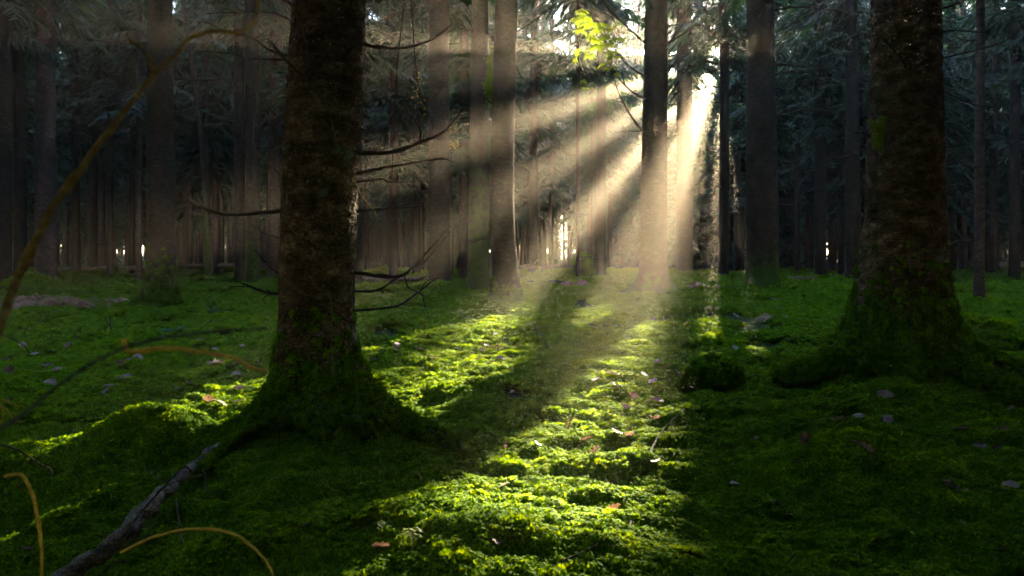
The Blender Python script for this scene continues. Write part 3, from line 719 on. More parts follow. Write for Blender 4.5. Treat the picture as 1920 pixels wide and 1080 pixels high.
# bare limbs of the near trunk
LIMBS = [
 ([(655, 287), (735, 286), (788, 268), (832, 249), (868, 205)], 4.7, .016, .005), ([(788, 268), (786, 240), (765, 215), (722, 186)], 4.68, .009, .003),
 ([(770, 275), (805, 258), (826, 262)], 4.66, .008, .003),
 ([(658, 328), (710, 318), (722, 312), (780, 303), (826, 297), (852, 304)], 4.6, .012, .004), ([(660, 342), (712, 335), (730, 342), (788, 340)], 4.55, .009, .003),
 ([(668, 397), (720, 392), (790, 388)], 4.7, .009, .004),
 ([(648, 507), (700, 516), (750, 517), (776, 500), (806, 468), (845, 424)], 4.65, .013, .004), ([(640, 545), (705, 545), (742, 524), (756, 516)], 4.66, .009, .005),
 ([(655, 582), (705, 578), (745, 572), (780, 551), (820, 520)], 4.6, .010, .004), ([(758, 515), (768, 538), (788, 552), (795, 572), (806, 598)], 4.62, .006, .002),
 ([(780, 500), (800, 488), (838, 445), (846, 432)], 4.62, .006, .002), ([(788, 545), (798, 530), (806, 524)], 4.6, .004, .002),
 ([(676, 80), (700, 88), (748, 92), (795, 80), (825, 64), (848, 46)], 4.6, .012, .004),
 ([(545, 396), (500, 397), (455, 402), (420, 402), (385, 390), (348, 374)], 4.55, .015, .006), ([(440, 401), (400, 397), (360, 380)], 4.5, .005, .003),
 ([(560, 108), (505, 92), (470, 70), (430, 62), (380, 38)], 4.6, .010, .003), ([(560, 50), (530, 30), (480, 22), (390, 26)], 4.6, .010, .003),
 ([(545, 112), (470, 110), (420, 98), (330, 93)], 4.5, .007, .003), ([(556, 560), (520, 551), (490, 546), (462, 534)], 4.5, .013, .008),
 ([(553, 15), (545, 5), (500, -20)], 4.7, .012, .006), ([(530, 520), (505, 500), (478, 470)], 4.6, .006, .003),
 ([(545, 450), (500, 440), (470, 420)], 4.9, .005, .002), ([(540, 610), (500, 660), (470, 670)], 4.7, .004, .002),
]
rg0 = random.Random(5)
for pts_, Y, r0, r1 in LIMBS:
    stem_obj('dead_limb', [(wobble(wp(pts_, [4.7, Y]), .006, rg0), (r0, r1))], M_twig, parent=TA, twigs=3, seed=len(pts_) + int(Y * 10), tw=.09)
LIMBB = [
 ([(1700, 128), (1690, 108), (1672, 90), (1650, 68)], 6.2, .011, .004), ([(1722, 42), (1735, 25), (1742, 5)], 6.2, .012, .006),
 ([(1755, 62), (1790, 58), (1850, 62)], 6.4, .008, .003), ([(1755, 20), (1800, 5), (1840, -15)], 6.5, .012, .004),
 ([(1640, 262), (1620, 252), (1600, 247)], 6.4, .010, .005), ([(1755, 280), (1800, 274), (1840, 268)], 6.6, .006, .003),
 ([(1760, 110), (1850, 90), (1900, 68)], 6.6, .008, .003), ([(1762, 405), (1800, 402), (1815, 400)], 6.5, .005, .003), ([(1765, 170), (1840, 200), (1920, 190)], 6.8, .006, .003)]
for pts_, Y, r0, r1 in LIMBB:
    stem_obj('dead_limb', [(wobble(wp(pts_, Y), .008, rg0), (r0, r1))], M_twig, parent=TBb, twigs=4, seed=int(Y * 10) + pts_[0][0], tw=.12)
# stub of the moss rimmed trunk
stem_obj('dead_limb', [(wp([(928, 74), (918, 68), (911, 65)], 15.2), (.045, .02))], M_twig, parent=TC, seed=3)
for q in ([(965, 120), (985, 150), (1010, 110), (1030, 95)], [(968, 60), (1000, 40), (1035, 12)], [(920, 305), (900, 312), (880, 300)]):
    stem_obj('dead_limb', [(wp(q, 15.2), (.02, .008))], M_twig, parent=TC, twigs=4, seed=q[0][0], tw=.3)
# dead boughs crossing the bright sky by the sun
for q, Y, pr in [([(1254, 80), (1290, 62), (1310, 48), (1335, 60)], 19, TD), ([(1252, 85), (1275, 50), (1295, 8)], 19, TD), ([(1366, 110), (1385, 125), (1402, 138), (1440, 175)], 28, HEROES[4][0]),
              ([(1366, 50), (1385, 52), (1400, 58)], 28, HEROES[4][0]), ([(1347, 40), (1325, 20), (1300, -8)], 28, HEROES[4][0]), ([(1347, 165), (1330, 160), (1300, 170), (1290, 185)], 28, HEROES[4][0]),
              ([(1448, 120), (1500, 122), (1560, 135)], 21, HEROES[5][0]), ([(1448, 140), (1500, 132), (1570, 128), (1620, 140)], 21, HEROES[5][0]), ([(1450, 300), (1490, 300), (1510, 290)], 21, HEROES[5][0]),
              ([(1366, 220), (1385, 235), (1396, 250)], 28, HEROES[4][0]), ([(1448, 225), (1470, 210), (1480, 190)], 21, HEROES[5][0]), ([(1448, 20), (1500, 10), (1560, 20), (1640, 25)], 21, HEROES[5][0]),
              ([(1366, 10), (1380, 0), (1395, -20)], 28, HEROES[4][0]), ([(1347, 120), (1320, 112), (1300, 90)], 28, HEROES[4][0]), ([(1448, 380), (1480, 385), (1500, 378)], 21, HEROES[5][0])]:
    stem_obj('dead_limb', [(wobble(wp(q, Y), .05, rg0), (.035, .012))], M_twig, parent=pr, twigs=9, seed=q[0][0] + q[1][1], tw=.6)
# sunlit green bough of the light shaft tree
for q in ([(1212, 83), (1188, 62), (1152, 28), (1128, 0), (1100, -30)], [(1212, 145), (1185, 128), (1158, 100), (1120, 40), (1085, 18)], [(1212, 187), (1180, 168), (1150, 130), (1145, 100)], [(1205, 248), (1175, 205), (1155, 160), (1150, 130)]):
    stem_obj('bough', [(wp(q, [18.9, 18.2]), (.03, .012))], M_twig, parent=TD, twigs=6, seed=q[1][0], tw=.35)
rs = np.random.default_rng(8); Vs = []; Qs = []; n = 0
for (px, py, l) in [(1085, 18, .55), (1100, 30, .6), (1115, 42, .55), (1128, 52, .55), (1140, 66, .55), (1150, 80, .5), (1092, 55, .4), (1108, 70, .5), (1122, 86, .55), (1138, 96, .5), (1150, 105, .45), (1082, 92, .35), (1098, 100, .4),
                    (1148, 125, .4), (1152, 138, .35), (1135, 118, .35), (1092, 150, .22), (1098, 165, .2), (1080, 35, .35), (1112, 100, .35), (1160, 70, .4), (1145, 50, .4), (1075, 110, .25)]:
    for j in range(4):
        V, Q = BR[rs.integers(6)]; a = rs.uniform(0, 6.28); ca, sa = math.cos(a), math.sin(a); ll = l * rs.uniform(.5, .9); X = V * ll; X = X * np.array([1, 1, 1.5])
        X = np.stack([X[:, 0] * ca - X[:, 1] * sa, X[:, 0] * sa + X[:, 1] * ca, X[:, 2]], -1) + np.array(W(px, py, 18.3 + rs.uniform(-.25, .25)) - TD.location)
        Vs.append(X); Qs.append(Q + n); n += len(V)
link('needle_spray', mesh('needle_spray', np.concatenate(Vs), np.concatenate(Qs), [M_needle_sunlit], smooth=False), TD)

# climbing stems on and by the near trunk
stem_obj('climbing_stem', [(wp([(541, 118), (554, 148), (516, 182), (482, 215), (475, 268), (494, 300), (526, 332), (532, 388), (546, 430), (574, 444), (606, 472), (610, 500)], 4.36), (.006, .003))], M_pale,
         'pale looping woody climber stem hanging off the left side of the near trunk', 'climber', twigs=2, tw=.08)
stem_obj('climbing_stem', [(wp([(505, 78), (545, 120), (575, 150), (600, 182), (618, 212), (624, 240), (634, 274)], [3.2, 4.3]), (.009, .003))], M_pale,
         'brown stem slanting down across the upper bark of the near trunk', 'climber')
stem_obj('climbing_stem', [(wp([(551, -10), (556, 30), (568, 60), (576, 95), (575, 130)], 4.38), (.004, .003))], M_pale, 'thin stem running down the top left bark of the near trunk', 'climber')
stem_obj('climbing_stem', [(wp([(618, 552), (622, 580), (621, 640), (624, 690), (620, 705)], 4.35), (.004, .003))], M_pale, 'straight pale stem running down the lower bark of the near trunk', 'climber')
stem_obj('bramble_runner', [(wp([(523, 850), (525, 795), (533, 772), (552, 756), (586, 745)], [4.1, 4.2]), (.004, .003))], M_pale, 'pale hooked bramble runner arching at the foot of the near trunk', 'bramble')
stem_obj('bramble_runner', [(wp([(596, 756), (625, 770), (650, 779), (686, 780)], 4.15), (.003, .0025))], M_pale, 'short pale runner lying across the mossy foot of the near trunk', 'bramble')
stem_obj('dry_stalk', [(wp([(568, 884), (580, 920), (590, 965), (600, 1012)], [3.7, 3.4]), (.003, .002))], M_yel, 'thin orange stalk hanging over the mossy mound under the near trunk', 'stalk')
stem_obj('dry_stalk', [(wp([(661, 332), (675, 362), (698, 392), (708, 408), (713, 432)], 4.4), (.004, .003))], M_yel, 'crooked orange tipped twig right of the near trunk at mid height', 'twig')
stem_obj('hanging_twig', [(wp([(760, -20), (755, 30), (748, 90), (743, 150), (738, 240), (735, 330)], 5.2), (.006, .003))], M_twig, 'long dark twig hanging straight down right of the near trunk', 'twig', twigs=3)
hg = stem_obj('hanging_twig', [(wp([(771, -20), (774, 50), (780, 130), (788, 175), (803, 212), (812, 241)], 5.2), (.006, .003)), (wp([(796, 196), (806, 180), (818, 150)], 5.2), (.003, .002))], M_twig,
         'hanging twig with a tuft of yellow leaves right of the near trunk', 'twig', twigs=3)
stem_obj('dry_stalk', [(wp([(738, 330), (748, 400), (760, 450), (768, 505)], 5.2), (.003, .002))], M_twig, 'long thin drooping stalk crossing the dead limbs', 'stalk')
stem_obj('dry_stalk', [(wp([(796, 602), (795, 640), (794, 690), (793, 742)], 5.0), (.0025, .002))], M_yel, 'upright thin stalk standing in the sunlit moss right of the near trunk', 'stalk')

# leaves: a lobed oak-like blade and a small oval one
def leaf_arrays(L=.06, lob=.28, curl=.5, seed=0):
    rg = np.random.default_rng(seed); n = 13; V = []; Q = []
    for i in range(n):
        t = i / (n - 1); w = L * .34 * math.sin(math.pi * min(1, t * .93 + .05)) ** .7 * (1 + lob * math.sin(t * 24)) + .001
        z = curl * L * .16 * math.sin(t * 3.1 + seed); e = curl * w * rg.uniform(.0, .55)
        V += [(L * (t - .5), -w, z + e), (L * (t - .5), 0, z), (L * (t - .5), w, z + e * rg.uniform(.4, 1.3))]
    for i in range(n - 1):
        a = i * 3; Q += [(a, a + 1, a + 4, a + 3), (a + 1, a + 2, a + 5, a + 4)]
    V = np.array(V); V2, Q2, _ = tube([Vector((-L * .5, 0, 0)), Vector((-L * .75, .002, .004))], [.0012, .0008], 4)
    return np.concatenate([V, V2]), np.concatenate([np.array(Q), Q2 + len(V)])
LEAF = {}
def leaf_me(kind, mat):
    if (kind, mat.name) not in LEAF:
        V, Q = leaf_arrays(.085, .30, .4 + .25 * kind, kind); LEAF[(kind, mat.name)] = mesh('fallen_leaf', V, Q, [mat])
    return LEAF[(kind, mat.name)]
def fallen(px, py, label, group=None, mat=None, sc=1.0, k=0, tilt=None, seed=0):
    rg = random.Random(int(px * 31 + py)); p = G(px, py)
    o = link('fallen_leaf', leaf_me(k % 5, mat or M_dead), None, (p.x, p.y, p.z + (.06 if p.y < 5.5 else .095)))
    o.rotation_euler = (rg.uniform(-.5, .5) if tilt is None else tilt, rg.uniform(-.5, .3), rg.uniform(0, 6.28)); o.scale = (sc * 1.1 * min(1.15, .35 + p.y * .14),) * 3
    tag(o, label, 'leaf', group); return o
for q in [(785, 918, 'upright curled brown leaf at the edge of the sunlit moss below the near trunk', None, M_dead, 1.3, 0, 1.2), (936, 936, 'large crumpled pinkish leaf lying in the sunlit moss', None, M_dead, 1.6, 1, .3),
          (1148, 976, 'folded leaf with raised edges in the lower middle of the sunlit moss', None, M_dead, 1.25, 2, .7), (1062, 812, 'bright orange leaf clump at the upper end of the sunlit moss', None, M_dead, 1.6, 3, .8),
          (1112, 866, 'flat orange red leaf in the middle of the sunlit moss', None, M_dead, 1.3, 4, .1), (1228, 884, 'pale leaf beside the forked twig on the sunlit moss', None, M_dead, 1.3, 0, .2),
          (1098, 842, 'small rusty leaf just above the flat orange red leaf', None, M_dead, 1.0, 1, .5), (1158, 826, 'dark rusty leaf between the orange clump and the mossy stump', None, M_dead, 1.2, 2, .4),
          (1180, 832, 'curled red brown leaf left of the mossy stump', None, M_dead, 1.2, 3, .8), (738, 802, 'pale leaf in the small sunlit strip right of the near trunk', None, M_mauve, 1.0, 4, .4),
          (1008, 850, 'small pale leaf at the shadow edge left of the sunlit moss', None, M_mauve, .8, 0, .6), (930, 1050, 'dark brown leaf at the bottom edge of the sunlit moss', None, M_dead, 1.1, 1, .5),
          (1660, 762, 'orange brown leaf at the foot of the massive spruce', None, M_dead, 1.4, 2, .6), (1516, 846, 'mauve lobed leaf standing in the dark moss', None, M_mauve, 1.5, 3, 1.1),
          (1624, 864, 'bluish pale leaf lying flat in the dark moss', None, M_mauve, 1.5, 4, .2), (1649, 893, 'small tan leaf standing on edge in the dark moss', None, M_dead, 1.0, 0, 1.0),
          (1610, 798, 'grey blue leaf below the left root of the massive spruce', None, M_mauve, 1.1, 1, .3), (1494, 890, 'deep purple leaf below the mauve lobed leaf', None, M_mauve, 1.2, 2, .6),
          (1890, 788, 'pinkish leaf near the right edge by the root of the massive spruce', None, M_dead, 1.3, 3, .6), (1868, 860, 'small pale violet leaf near the right edge', None, M_mauve, .7, 4, .8),
          (1378, 666, 'pale leaf in the shadow strip beside the small sunlit patch', None, M_mauve, 1.2, 0, .3), (336, 750, 'pale pink leaf above the sunlit mound', None, M_mauve, 1.1, 1, .2),
          (430, 703, 'violet leaf halfway between the sunlit mound and the mossy skirted trunk', None, M_mauve, 1.2, 2, .2), (357, 675, 'wide pink leaf under the bent yellow stem', None, M_mauve, 1.4, 3, .2),
          (88, 700, 'dark violet leaf left of the clearing', None, M_mauve, 1.3, 4, .3), (580, 1022, 'dark wine red leaf at the bottom below the near trunk', None, M_dead, 1.5, 0, .5),
          (716, 1062, 'dark torn leaf at the bottom edge right of the orange stalk', None, M_dead, 1.5, 1, 1.0), (556, 1072, 'red brown leaf at the bottom edge near the arching stem', None, M_dead, 1.4, 2, .2),
          (52, 1052, 'violet leaf in the bottom left corner', None, M_mauve, 1.2, 3, .3)]:
    fallen(q[0], q[1], q[2], q[3], q[4], q[5] * (.75 if q[1] > 1000 else .9), q[6], q[7])
rl = random.Random(9)
for (x0, x1, y0, y1, n, lb, gr) in [(10, 510, 592, 690, 46, 'pale dead leaf strewn between the bracken heap and the bent yellow stem', 'leaves strewn by the bracken heap'),
                                (10, 510, 690, 780, 20, 'dead leaf lying in the moss behind the sunlit mound', 'leaves behind the sunlit mound'),
                                (690, 960, 600, 690, 22, 'dull brown leaf in the shade behind the sunlit strip', 'leaves in the shade behind the sunlit strip'),
                                (1100, 1340, 690, 800, 14, 'rusty leaf on the upper part of the sunlit moss', 'rusty leaves on the upper sunlit moss'),
                                (1340, 1900, 800, 1070, 12, 'dim leaf half sunk in the dark moss below the massive spruce', 'leaves in the dark moss'),
                                (960, 1500, 560, 650, 16, 'brown leaf on the dim moss before the light shaft trunk', 'leaves before the light shaft trunk')]:
    for i in range(n):
        fallen(rl.uniform(x0, x1), rl.uniform(y0, y1), lb, gr, M_mauve if rl.random() < (.6 if x0 < 500 else .25) else M_dead, rl.uniform(.8, 1.3), rl.randrange(5))
lt = [tmpl('litter_bit', *leaf_arrays(.05, .25, .5, 11), [M_dead]), tmpl('litter_bit', *leaf_arrays(.04, .1, .8, 12), [M_brack]), tmpl('litter_bit', *tube([Vector((-.07, 0, 0)), Vector((0, .01, .006)), Vector((.08, -.006, 0))], [.003, .0015], 5)[:2], [M_twig])]
NG_LIT = inst_group('litter_scatter', lt); rgl = np.random.default_rng(31)
yl = np.sqrt(rgl.uniform(2.5 ** 2, 16 ** 2, 2600)); xl = rgl.uniform(-.8, .8, 2600) * yl; kl = vnoise(xl / .8, yl / .8, s=77) + .35 * np.exp(-((xl + 4) ** 2 + (yl - 9) ** 2) / 9) > .62
xl, yl = xl[kl], yl[kl]
tag(scatter('leaf_litter', np.stack([xl, yl, hgt(xl, yl) + .035 + .004 * yl], -1), rgl.normal(0, .3, (len(xl), 3)) + [0, 0, 1], rgl.uniform(.5, 1.2, len(xl)), NG_LIT, 3, None, 33), 'scattered brown needles and leaf bits caught in the moss', 'litter', kind='stuff')
# yellow leaves: on the hanging twig, and a few autumn saplings deep in the wood
def leaf_cloud(centres, n, spread, size, seed, off):
    rg = np.random.default_rng(seed); V = []; Q = []
    for c in centres:
        for i in range(n):
            o = np.array(c) + rg.normal(0, 1, 3) * spread; a = rg.normal(0, 1, 3); a /= np.linalg.norm(a); b = np.cross(a, rg.normal(0, 1, 3)); b /= np.linalg.norm(b)
            s = size * rg.uniform(.6, 1.3); k = len(V); V += [o - a * s, o + b * s * .5, o + a * s, o - b * s * .5]; Q.append((k, k + 1, k + 2, k + 3))
    return np.array(V) - np.array(off), np.array(Q)
V, Q = leaf_cloud([W(786, 148, 5.2), W(782, 176, 5.2), W(788, 200, 5.2)], 12, .035, .014, 1, hg.location)
link('leaf_tuft', mesh('leaf_tuft', V, Q, [M_leafy], smooth=False), hg)
for j, (px, Y, cl, lb) in enumerate([(262, 52, [(232, 45), (255, 38), (275, 50), (262, 58)], 'autumn sapling with glowing yellow leaves high left of the mossy skirted trunk'),
                                 (330, 50, [(330, 130), (345, 150), (335, 165), (375, 45), (378, 70), (352, 108)], 'autumn sapling with yellow green leaves right of the mossy skirted trunk'),
                                 (392, 46, [(395, 62), (400, 200), (398, 215), (405, 300)], 'thin yellowing sapling in front of the leaning sapling'),
                                 (846, 30, [(848, 240), (858, 248), (850, 264), (852, 272)], 'small yellow leaved sapling right of the brown trunk in the level haze band'),
                                 (235, 48, [(236, 178), (186, 190), (228, 125), (180, 175)], 'sparse orange leaved sapling right of the thin straight trunk'),
                                 (395, 56, [(395, 300), (420, 310), (440, 320), (470, 330), (490, 372)], 'low rust coloured beech glowing behind the close pair'),
                                 (775, 44, [(700, 120), (712, 60), (698, 215)], 'yellowing sapling behind the thick near trunk')]):
    b = WX(px, Y); zb = hz(b, Y); rt = empty('young_tree', (b, Y, zb), lb, 'tree'); pm = min(c[1] for c in cl); zt = CAMZ - (pm - HOR) / F * Y
    mb = MB(); mb.tube([(0, 0, -.2), (.1, 0, zt * .4), (-.1, 0, zt * .8), (0, 0, zt + .5)], [.06, .015], 6, 3)
    for c in cl:
        e = W(c[0], c[1], Y) - rt.location; mb.tube([(0, 0, e.z - .8), (e.x * .5, 0, e.z - .3), tuple(e)], [.02, .008], 4, 3)
    link('trunk', mb.me('trunk', [M_twig]), rt)
    V, Q = leaf_cloud([W(c[0], c[1], Y) for c in cl], 70 if Y > 40 else 40, .0085 * Y if Y > 40 else .006 * Y, .0026 * Y, 30 + j, rt.location)
    link('crown', mesh('crown', V, Q, [M_leafy], smooth=False), rt)

# out of focus stems right before the lens
stem_obj('arching_stem', [(wp([(-25, 680), (0, 610), (30, 530), (98, 392), (188, 268), (288, 140), (335, 98), (355, 72), (400, 58), (452, 60), (478, 35), (485, -10)], [.78, 1.25]), (.0055, .0024)),
                          (wp([(290, 137), (282, 118), (268, 92), (242, 72)], [.93, .97]), (.0035, .002))], M_yel, 'blurred straw coloured stem arching across the upper left right before the lens', 'stem', ns=9)
stem_obj('bent_stem', [(wp([(232, 634), (236, 657), (262, 658), (300, 653), (345, 655), (395, 662), (440, 671), (470, 688), (502, 696)], 1.25), (.0052, .003))], M_yel_sunlit, 'blurred bent yellow stem lying level left of the near trunk', 'stem', ns=9)
stem_obj('bent_stem', [(wp([(-20, 812), (40, 780), (120, 715), (225, 655), (330, 630), (420, 620), (500, 615)], [.5, .8]), (.0016, .001))], M_twig, 'faint blurred brown stem crossing behind the straw coloured stem', 'stem', ns=9)
stem_obj('arching_stem', [(wp([(225, 1036), (290, 1006), (368, 991), (438, 1002), (485, 1036), (505, 1062), (520, 1100)], 1.9), (.0036, .0034))], M_yel_sunlit, 'low arching stem with a golden end at the bottom left', 'stem')
stem_obj('arching_stem', [(wp([(10, 893), (38, 890), (54, 910), (68, 960), (76, 1020), (80, 1100)], 1.6), (.004, .0034))], M_yel_sunlit, 'hooked stem with a golden tip rising at the left edge', 'stem')
for q in ([(-10, 748), (15, 752), (36, 764)], [(-10, 752), (12, 768), (24, 786)], [(-5, 750), (6, 770), (-4, 800)], [(-10, 838), (40, 850), (78, 880)], [(-10, 832), (20, 838), (60, 862)]): pass
stem_obj('dry_twig', [(wp(q, 1.9), (.002, .0012)) for q in ([(-14, 748), (15, 752), (36, 764)], [(-14, 748), (12, 768), (24, 786)], [(-14, 748), (6, 770), (0, 800)])], M_yel_sunlit, 'small splayed fan of dry golden stalks at the left edge', 'twig')
stem_obj('dry_twig', [(wp([(-20, 830), (30, 842), (70, 868), (95, 880)], 3.2), (.005, .003))], M_twig, 'dark twig lying in the moss at the left edge', 'twig', twigs=2)

# the fallen branch in the lower left corner
fb = stem_obj('fallen_branch', [(wp([(80, 1108), (150, 1062), (228, 1008), (262, 966)], [2.45, 2.75]) + [W(302, 926, 3.0), W(345, 892, 3.4)] + [G(q_[0], q_[1]) + Vector((0, 0, .085)) for q_ in ((392, 880), (440, 852), (505, 822))], (.034, .022))], M_log,
              'weathered fallen branch with side shoots leaning into the mound at lower left', 'branch', ns=14)
for pts_, Y, r in [([(232, 1006), (262, 962), (318, 900), (348, 876), (360, 886)], (2.6, 3.1), .005), ([(238, 1010), (300, 920), (380, 890)], (2.6, 3.3), .004), ([(330, 940), (338, 990), (346, 1040), (352, 1095)], (2.9, 2.5), .0035),
                   ([(380, 880), (385, 905), (392, 930)], (3.3, 3.2), .003), ([(355, 900), (385, 918), (420, 924)], (3.2, 3.3), .003), ([(270, 880), (300, 900), (340, 925)], (3.1, 3.0), .003), ([(228, 1030), (270, 1010), (286, 975)], (2.5, 2.7), .003),
                   ([(180, 1085), (210, 1060), (235, 1050)], (2.5, 2.5), .004)]:
    stem_obj('side_shoot', [(wobble(wp(pts_, Y), .004, rg0), (r, r * .5))], M_pale if r < .004 else M_twig, parent=fb, twigs=1, seed=pts_[0][0], tw=.06)
bp = [W(p[0], p[1], y) for p, y in zip([(370, 880), (392, 870)], [3.6, 3.7])] + [G(q_[0], q_[1]) + Vector((0, 0, .09)) for q_ in ((420, 866), (440, 852), (465, 840), (505, 822))]
bq = smooth_path(bp, 5); rb_ = np.random.default_rng(2)
mp_ = np.array([tuple(bq[rb_.integers(len(bq))] - fb.location + Vector((0, 0, .012))) for _ in range(90)]) + rb_.normal(0, .008, (90, 3))
tag(scatter('moss', mp_, rb_.normal(0, .4, (90, 3)) + [0, 0, 1], rb_.uniform(.25, .45, 90), NG_MOSS, 5, fb, 5), kind='stuff')

# stumps and mossy humps
def hump(name, px, py, Y, w, h, label, cat, n, seed, mat=M_barkn):
    x = WX(px, Y); z = hz(x, Y); o = empty(name, (x, Y, z), label, cat)
    me, VV, mo = trunk_mesh('wood', np.concatenate([np.linspace(-.2, h * .8, 22), [h * .93, h, h + .01]]), lambda z_: 0, lambda z_: 0, lambda z_: w * .5 * (1 - .25 * max(z_, 0) / h) * (1 if z_ < h * .85 else (.8 if z_ < h * .95 else (.45 if z_ < h + .005 else .01))), mat, 40, [(-70, w * .3, .4, .1), (60, w * .3, .4, .1), (170, w * .3, .4, .1)], .3, .12, 2, seed, .25)
    link('wood', me, o); P = VV[4:].reshape(-1, 3); Nn = P - [0, 0, h * .3]; rg = np.random.default_rng(seed); k = rg.integers(0, len(P), n)
    m = scatter('moss', P[k] + rg.normal(0, .01, (n, 3)), Nn[k] + rg.normal(0, .15, (n, 3)), rg.uniform(.7, 1.3, n) * (1 if Y < 10 else 2.0), NG_MOSST, 4, o, seed); m['kind'] = 'stuff'
    return o
hump('tree_stump', 1340, 790, 6.6, .46, .24, 'low dark mossy stump between the sunlit moss and the massive spruce', 'stump', 420, 1)
hump('tree_stump', 66, 560, 19, 1.0, .42, 'low mossy stump with a flat green top behind the bracken heap', 'stump', 160, 2)
hump('tree_stump', 1092, 525, 29, .9, 1.1, 'tall leaning mossy stump in the golden haze', 'stump', 110, 3)
hump('mossy_hummock', 1850, 668, 9.2, .75, .26, 'round mossy hummock right of the massive spruce', 'hummock', 300, 4)

# logs lying across the back of the clearing
for pts_, Y, r, lb in [([(225, 502), (330, 499), (420, 498), (520, 497)], 33, .11, 'long pale log lying level across the back of the wood at left'),
                       ([(110, 507), (150, 505), (215, 501)], 36, .10, 'thin log behind the bracken heap at the back of the wood'),
                       ([(945, 502), (1000, 500), (1062, 498)], 31, .12, 'grey log lying behind the moss rimmed trunk in the haze'),
                       ([(1872, 500), (1910, 496), (1990, 494)], 31, .14, 'pale log lying at the right edge under the dark trees'),
                       ([(668, 520), (720, 523), (790, 522)], 24, .10, 'dark log behind the dead limbs of the near trunk')]:
    stem_obj('fallen_log', [(wp(pts_, Y), (r, r * .7))], M_log, lb, 'log', ns=12, twigs=5, seed=pts_[0][0], tw=.5)

# bracken, ferns, seedlings, sticks
def frond_arrays(L=.6, n=15, droop=.5, seed=0, wid=.22):
    rg = np.random.default_rng(seed); V = []; Q = []; ax = []
    for i in range(n + 1):
        t = i / n; ax.append(np.array([L * t * (1 - .25 * t), rg.normal(0, .004), L * (.55 * t - droop * t * t * 1.7)]))
    def blade(a, d, l, w):
        s = np.cross(d, [0, 0, 1.]); s = s / (np.linalg.norm(s) + 1e-9) * w; k = len(V); m = a + d * l * .5 + np.array([0, 0, .02 * l]); e = a + d * l + np.array([0, 0, -.35 * l])
        V.extend([a - s * .5, a + s * .5, m + s, m - s, e]); Q.append((k, k + 1, k + 2, k + 3)); Q.append((k + 3, k + 2, k + 4, k + 4))
    for i in range(1, n + 1):
        t = i / n
        for sg in (-1, 1):
            l = wid * L * 2 * math.sin(math.pi * (.15 + .8 * t)) ** .8 * rg.uniform(.7, 1.1); d = np.array([.45, sg * .85, rg.uniform(-.5, .2)]); d /= np.linalg.norm(d)
            blade(ax[i], d, l, .012 * L / .5)
    Q = np.array(Q); T = Q[Q[:, 3] == Q[:, 2]][:, :3]; Q = Q[Q[:, 3] != Q[:, 2]]
    V2, Q2, T2 = tube([Vector(a) for a in ax], [.005, .0015], 4)
    return np.concatenate([np.array(V), V2]), np.concatenate([Q, Q2 + len(V)]), np.concatenate([T, T2 + len(V)])
FR = [frond_arrays(.6, 15, .42 + .1 * i, i) for i in range(5)]
def fern(name, px, py, n, L, spread, mat, label, cat, seed, Y=None):
    rg = random.Random(seed); g = G(px, py) if Y is None else Vector((WX(px, Y), Y, hz(WX(px, Y), Y))); o = empty(name, g, label, cat)
    ms = [mesh('frond', V, [Q, T], [mat], smooth=False) for V, Q, T in FR]
    for i in range(n):
        f = link('frond', ms[i % 5], o, (rg.uniform(-spread, spread), rg.uniform(-spread, spread) * .35, rg.uniform(0, .08) + (.18 * rg.random() if L > .6 else 0)))
        f.rotation_euler = (rg.uniform(-.3, .3), rg.uniform(-.25, .15), rg.uniform(0, 6.28)); s = L / .6 * rg.uniform(.7, 1.15); f.scale = (s, s, s)
fern('dead_bracken', 122, 582, 34, .95, .75, M_brack, 'collapsed heap of curled russet bracken left of the mossy skirted trunk', 'bracken', 1)
fern('dead_bracken', 1388, 520, 14, .9, .6, M_brack, 'russet bracken at the foot of the thick dark trunk by the sun', 'bracken', 2)
fern('dead_bracken', 1498, 532, 12, .7, .7, M_brack, 'flattened brown bracken left of the rough trunk with stubs', 'bracken', 3)
fern('dead_bracken', 1470, 606, 5, .45, .3, M_brack, 'few upright brown fern stalks before the thick dark trunk by the sun', 'bracken', 4)
fern('dead_bracken', 1880, 520, 12, .9, .8, M_brack, 'low brown bracken right of the slender dark red trunk', 'bracken', 5)
fern('dead_bracken', 1090, 545, 10, .8, .8, M_brack, 'dull brown bracken in the haze left of the light shaft trunk', 'bracken', 6)
fern('dead_bracken', 1330, 548, 8, .7, .5, M_brack, 'tawny bracken right of the light shaft trunk', 'bracken', 7)
fern('fern', 322, 628, 5, .30, .16, M_fern, 'small blue green fern in front of the mossy skirted trunk', 'fern', 11)
fern('fern', 262, 622, 4, .26, .16, M_fern, 'blue green fern left of the small fern by the mossy skirted trunk', 'fern', 12)
fern('fern', 385, 722, 3, .10, .05, M_fern, 'tiny fern sprig in the moss between the bent stem and the sunlit mound', 'fern', 13)
fern('fern', 735, 1035, 5, .14, .05, M_needle_sunlit, 'light green fern sprig in the moss at the bottom below the near trunk', 'fern', 14)
fern('fern', 850, 505, 7, .9, .7, M_fern, 'green fern clump between the brown trunk and the greenish mossy trunk', 'fern', 15, 27)
def seedling(px, py, n, h, label, seed, spread=.2, mat=M_twig):
    rg = random.Random(seed); g = G(px, py); mb = MB()
    for i in range(n):
        a = rg.uniform(-1, 1); b = rg.uniform(-.5, .5); hh = h * rg.uniform(.5, 1)
        P = [Vector((rg.uniform(-.05, .05), 0, -.02)), Vector((a * spread * .3, b * spread * .3, hh * .5)), Vector((a * spread, b * spread, hh))]
        mb.tube(P, [.004, .0015], 4, 4)
        for k in range(5):
            t = rg.uniform(.4, .95); q = P[1].lerp(P[2], t); mb.tube([q, q + Vector((rg.uniform(-.1, .1), rg.uniform(-.05, .05), rg.uniform(-.02, .08)))], [.002, .001], 3, 0)
    o = link('seedling', mb.me('seedling', [mat]), None, g); tag(o, label, 'seedling')
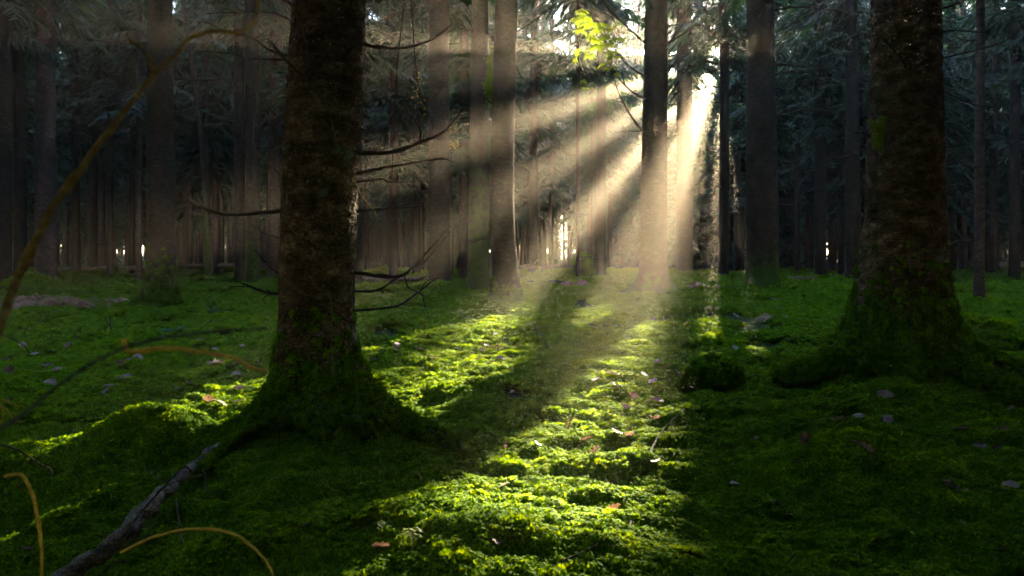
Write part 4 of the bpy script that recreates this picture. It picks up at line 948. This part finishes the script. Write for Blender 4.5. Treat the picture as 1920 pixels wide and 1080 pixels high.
seedling(1032, 668, 8, .42, 'bare bushy seedling in the shade before the light shaft', 1, .3)
seedling(150, 650, 9, .35, 'dark heathery seedling in front of the bracken heap', 2, .5)
seedling(60, 672, 9, .35, 'dark twiggy seedling at the left edge of the clearing', 3, .5)
seedling(225, 640, 6, .3, 'sparse twiggy seedling beside the broken upright stem', 4, .3)
seedling(1385, 735, 7, .22, 'reddish twiggy seedling right of the dark mossy stump', 5, .3)
seedling(895, 610, 7, .35, 'tangle of twigs before the moss rimmed trunk', 6, .5)
seedling(1880, 730, 7, .22, 'twiggy seedling at the root on the right of the massive spruce', 7, .4)
def stick(pts, r, label, mat=M_twig, up=.03, sides=()):
    P = []
    for q in pts:
        g = G(q[0], q[1]); P.append(g + Vector((0, 0, (q[2] if len(q) > 2 else up))))
    stem_obj('stick', [(P, (r, r * .5))], mat, label, 'stick', twigs=3, seed=pts[0][0], tw=.12)
stick([(1182, 905), (1212, 880, .05), (1238, 850, .12), (1282, 820, .2)], .006, 'forked twig poking out of the right part of the sunlit moss')
stick([(318, 650), (350, 645, .08), (400, 618, .16)], .012, 'dark stick leaning in the moss before the mossy skirted trunk')
stick([(208, 640), (207, 632, .2), (206, 630, .30)], .014, 'broken upright stem at the left of the clearing')
stick([(915, 832), (945, 836, .02), (985, 836, .03)], .009, 'short stick lying in the shadow beside the sunlit moss')
stick([(0, 640), (60, 624, .1), (100, 608, .18)], .008, 'long twig lying in the moss below the straw coloured stem')
stick([(700, 650), (740, 645, .03), (790, 640, .05)], .010, 'dark stick on the shaded moss right of the near trunk')
stick([(862, 630), (905, 612, .03), (925, 600, .05)], .02, 'mossy stick before the foot of the moss rimmed trunk')
stick([(1100, 942), (1130, 930, .03), (1150, 925, .06)], .004, 'thin bowed twig in the brightest moss')
stick([(1170, 1060), (1180, 1010, .05), (1195, 960, .02)], .005, 'dark twig in the shade edge at the bottom of the sunlit moss')
stick([(1020, 1090), (1120, 1050, .04), (1250, 1010, .03)], .005, 'thin twig across the bottom shade below the sunlit moss')
stick([(880, 705), (900, 690, .06), (930, 700, .12)], .005, 'small pale twig at the top of the sunlit strip')
# bright moss tufts high on two trunks
def tuft(px, py, Y, w, h, n, parent, seed, sz=1):
    rg = np.random.default_rng(seed); P = np.stack([WX(px, Y) + rg.normal(0, w, n), Y + rg.normal(0, .03, n), CAMZ - (py - HOR) / F * Y + rg.normal(0, h, n)], -1) - np.array(parent.location)
    o = scatter('moss', P, rg.normal(0, .3, (n, 3)) + [0, -1, .2], rg.uniform(.3, .6, n) * sz, NG_MOSS, 5, parent, seed); o['kind'] = 'stuff'
tuft(1646, 252, 6.32, .018, .07, 40, TBb, 1)
tuft(922, 150, 15.25, .03, .25, 40, TC, 2, 3)

# ------------------------------------------------------------------ haze
def haze():
    x0, x1, y0, y1, z0, z1 = -190, 190, -62, 150, -1.2, 37.5
    V = [(x, y, z) for x in (x0, x1) for y in (y0, y1) for z in (z0, z1)]
    Q = [(0, 1, 3, 2), (4, 6, 7, 5), (0, 4, 5, 1), (2, 3, 7, 6), (0, 2, 6, 4), (1, 5, 7, 3)]
    m, nt, out = newmat('haze'); p = nt.nodes.new('ShaderNodeVolumePrincipled')
    p.inputs['Color'].default_value = (1.0, .90, .72, 1); p.inputs['Density'].default_value = HAZE_DENSITY; p.inputs['Anisotropy'].default_value = .66
    nt.links.new(p.outputs[0], out.inputs['Volume'])
    tag(link('haze', mesh('haze', V, np.array(Q), [m], smooth=False)), 'thin luminous morning haze filling the wood', 'haze', kind='stuff')
haze()
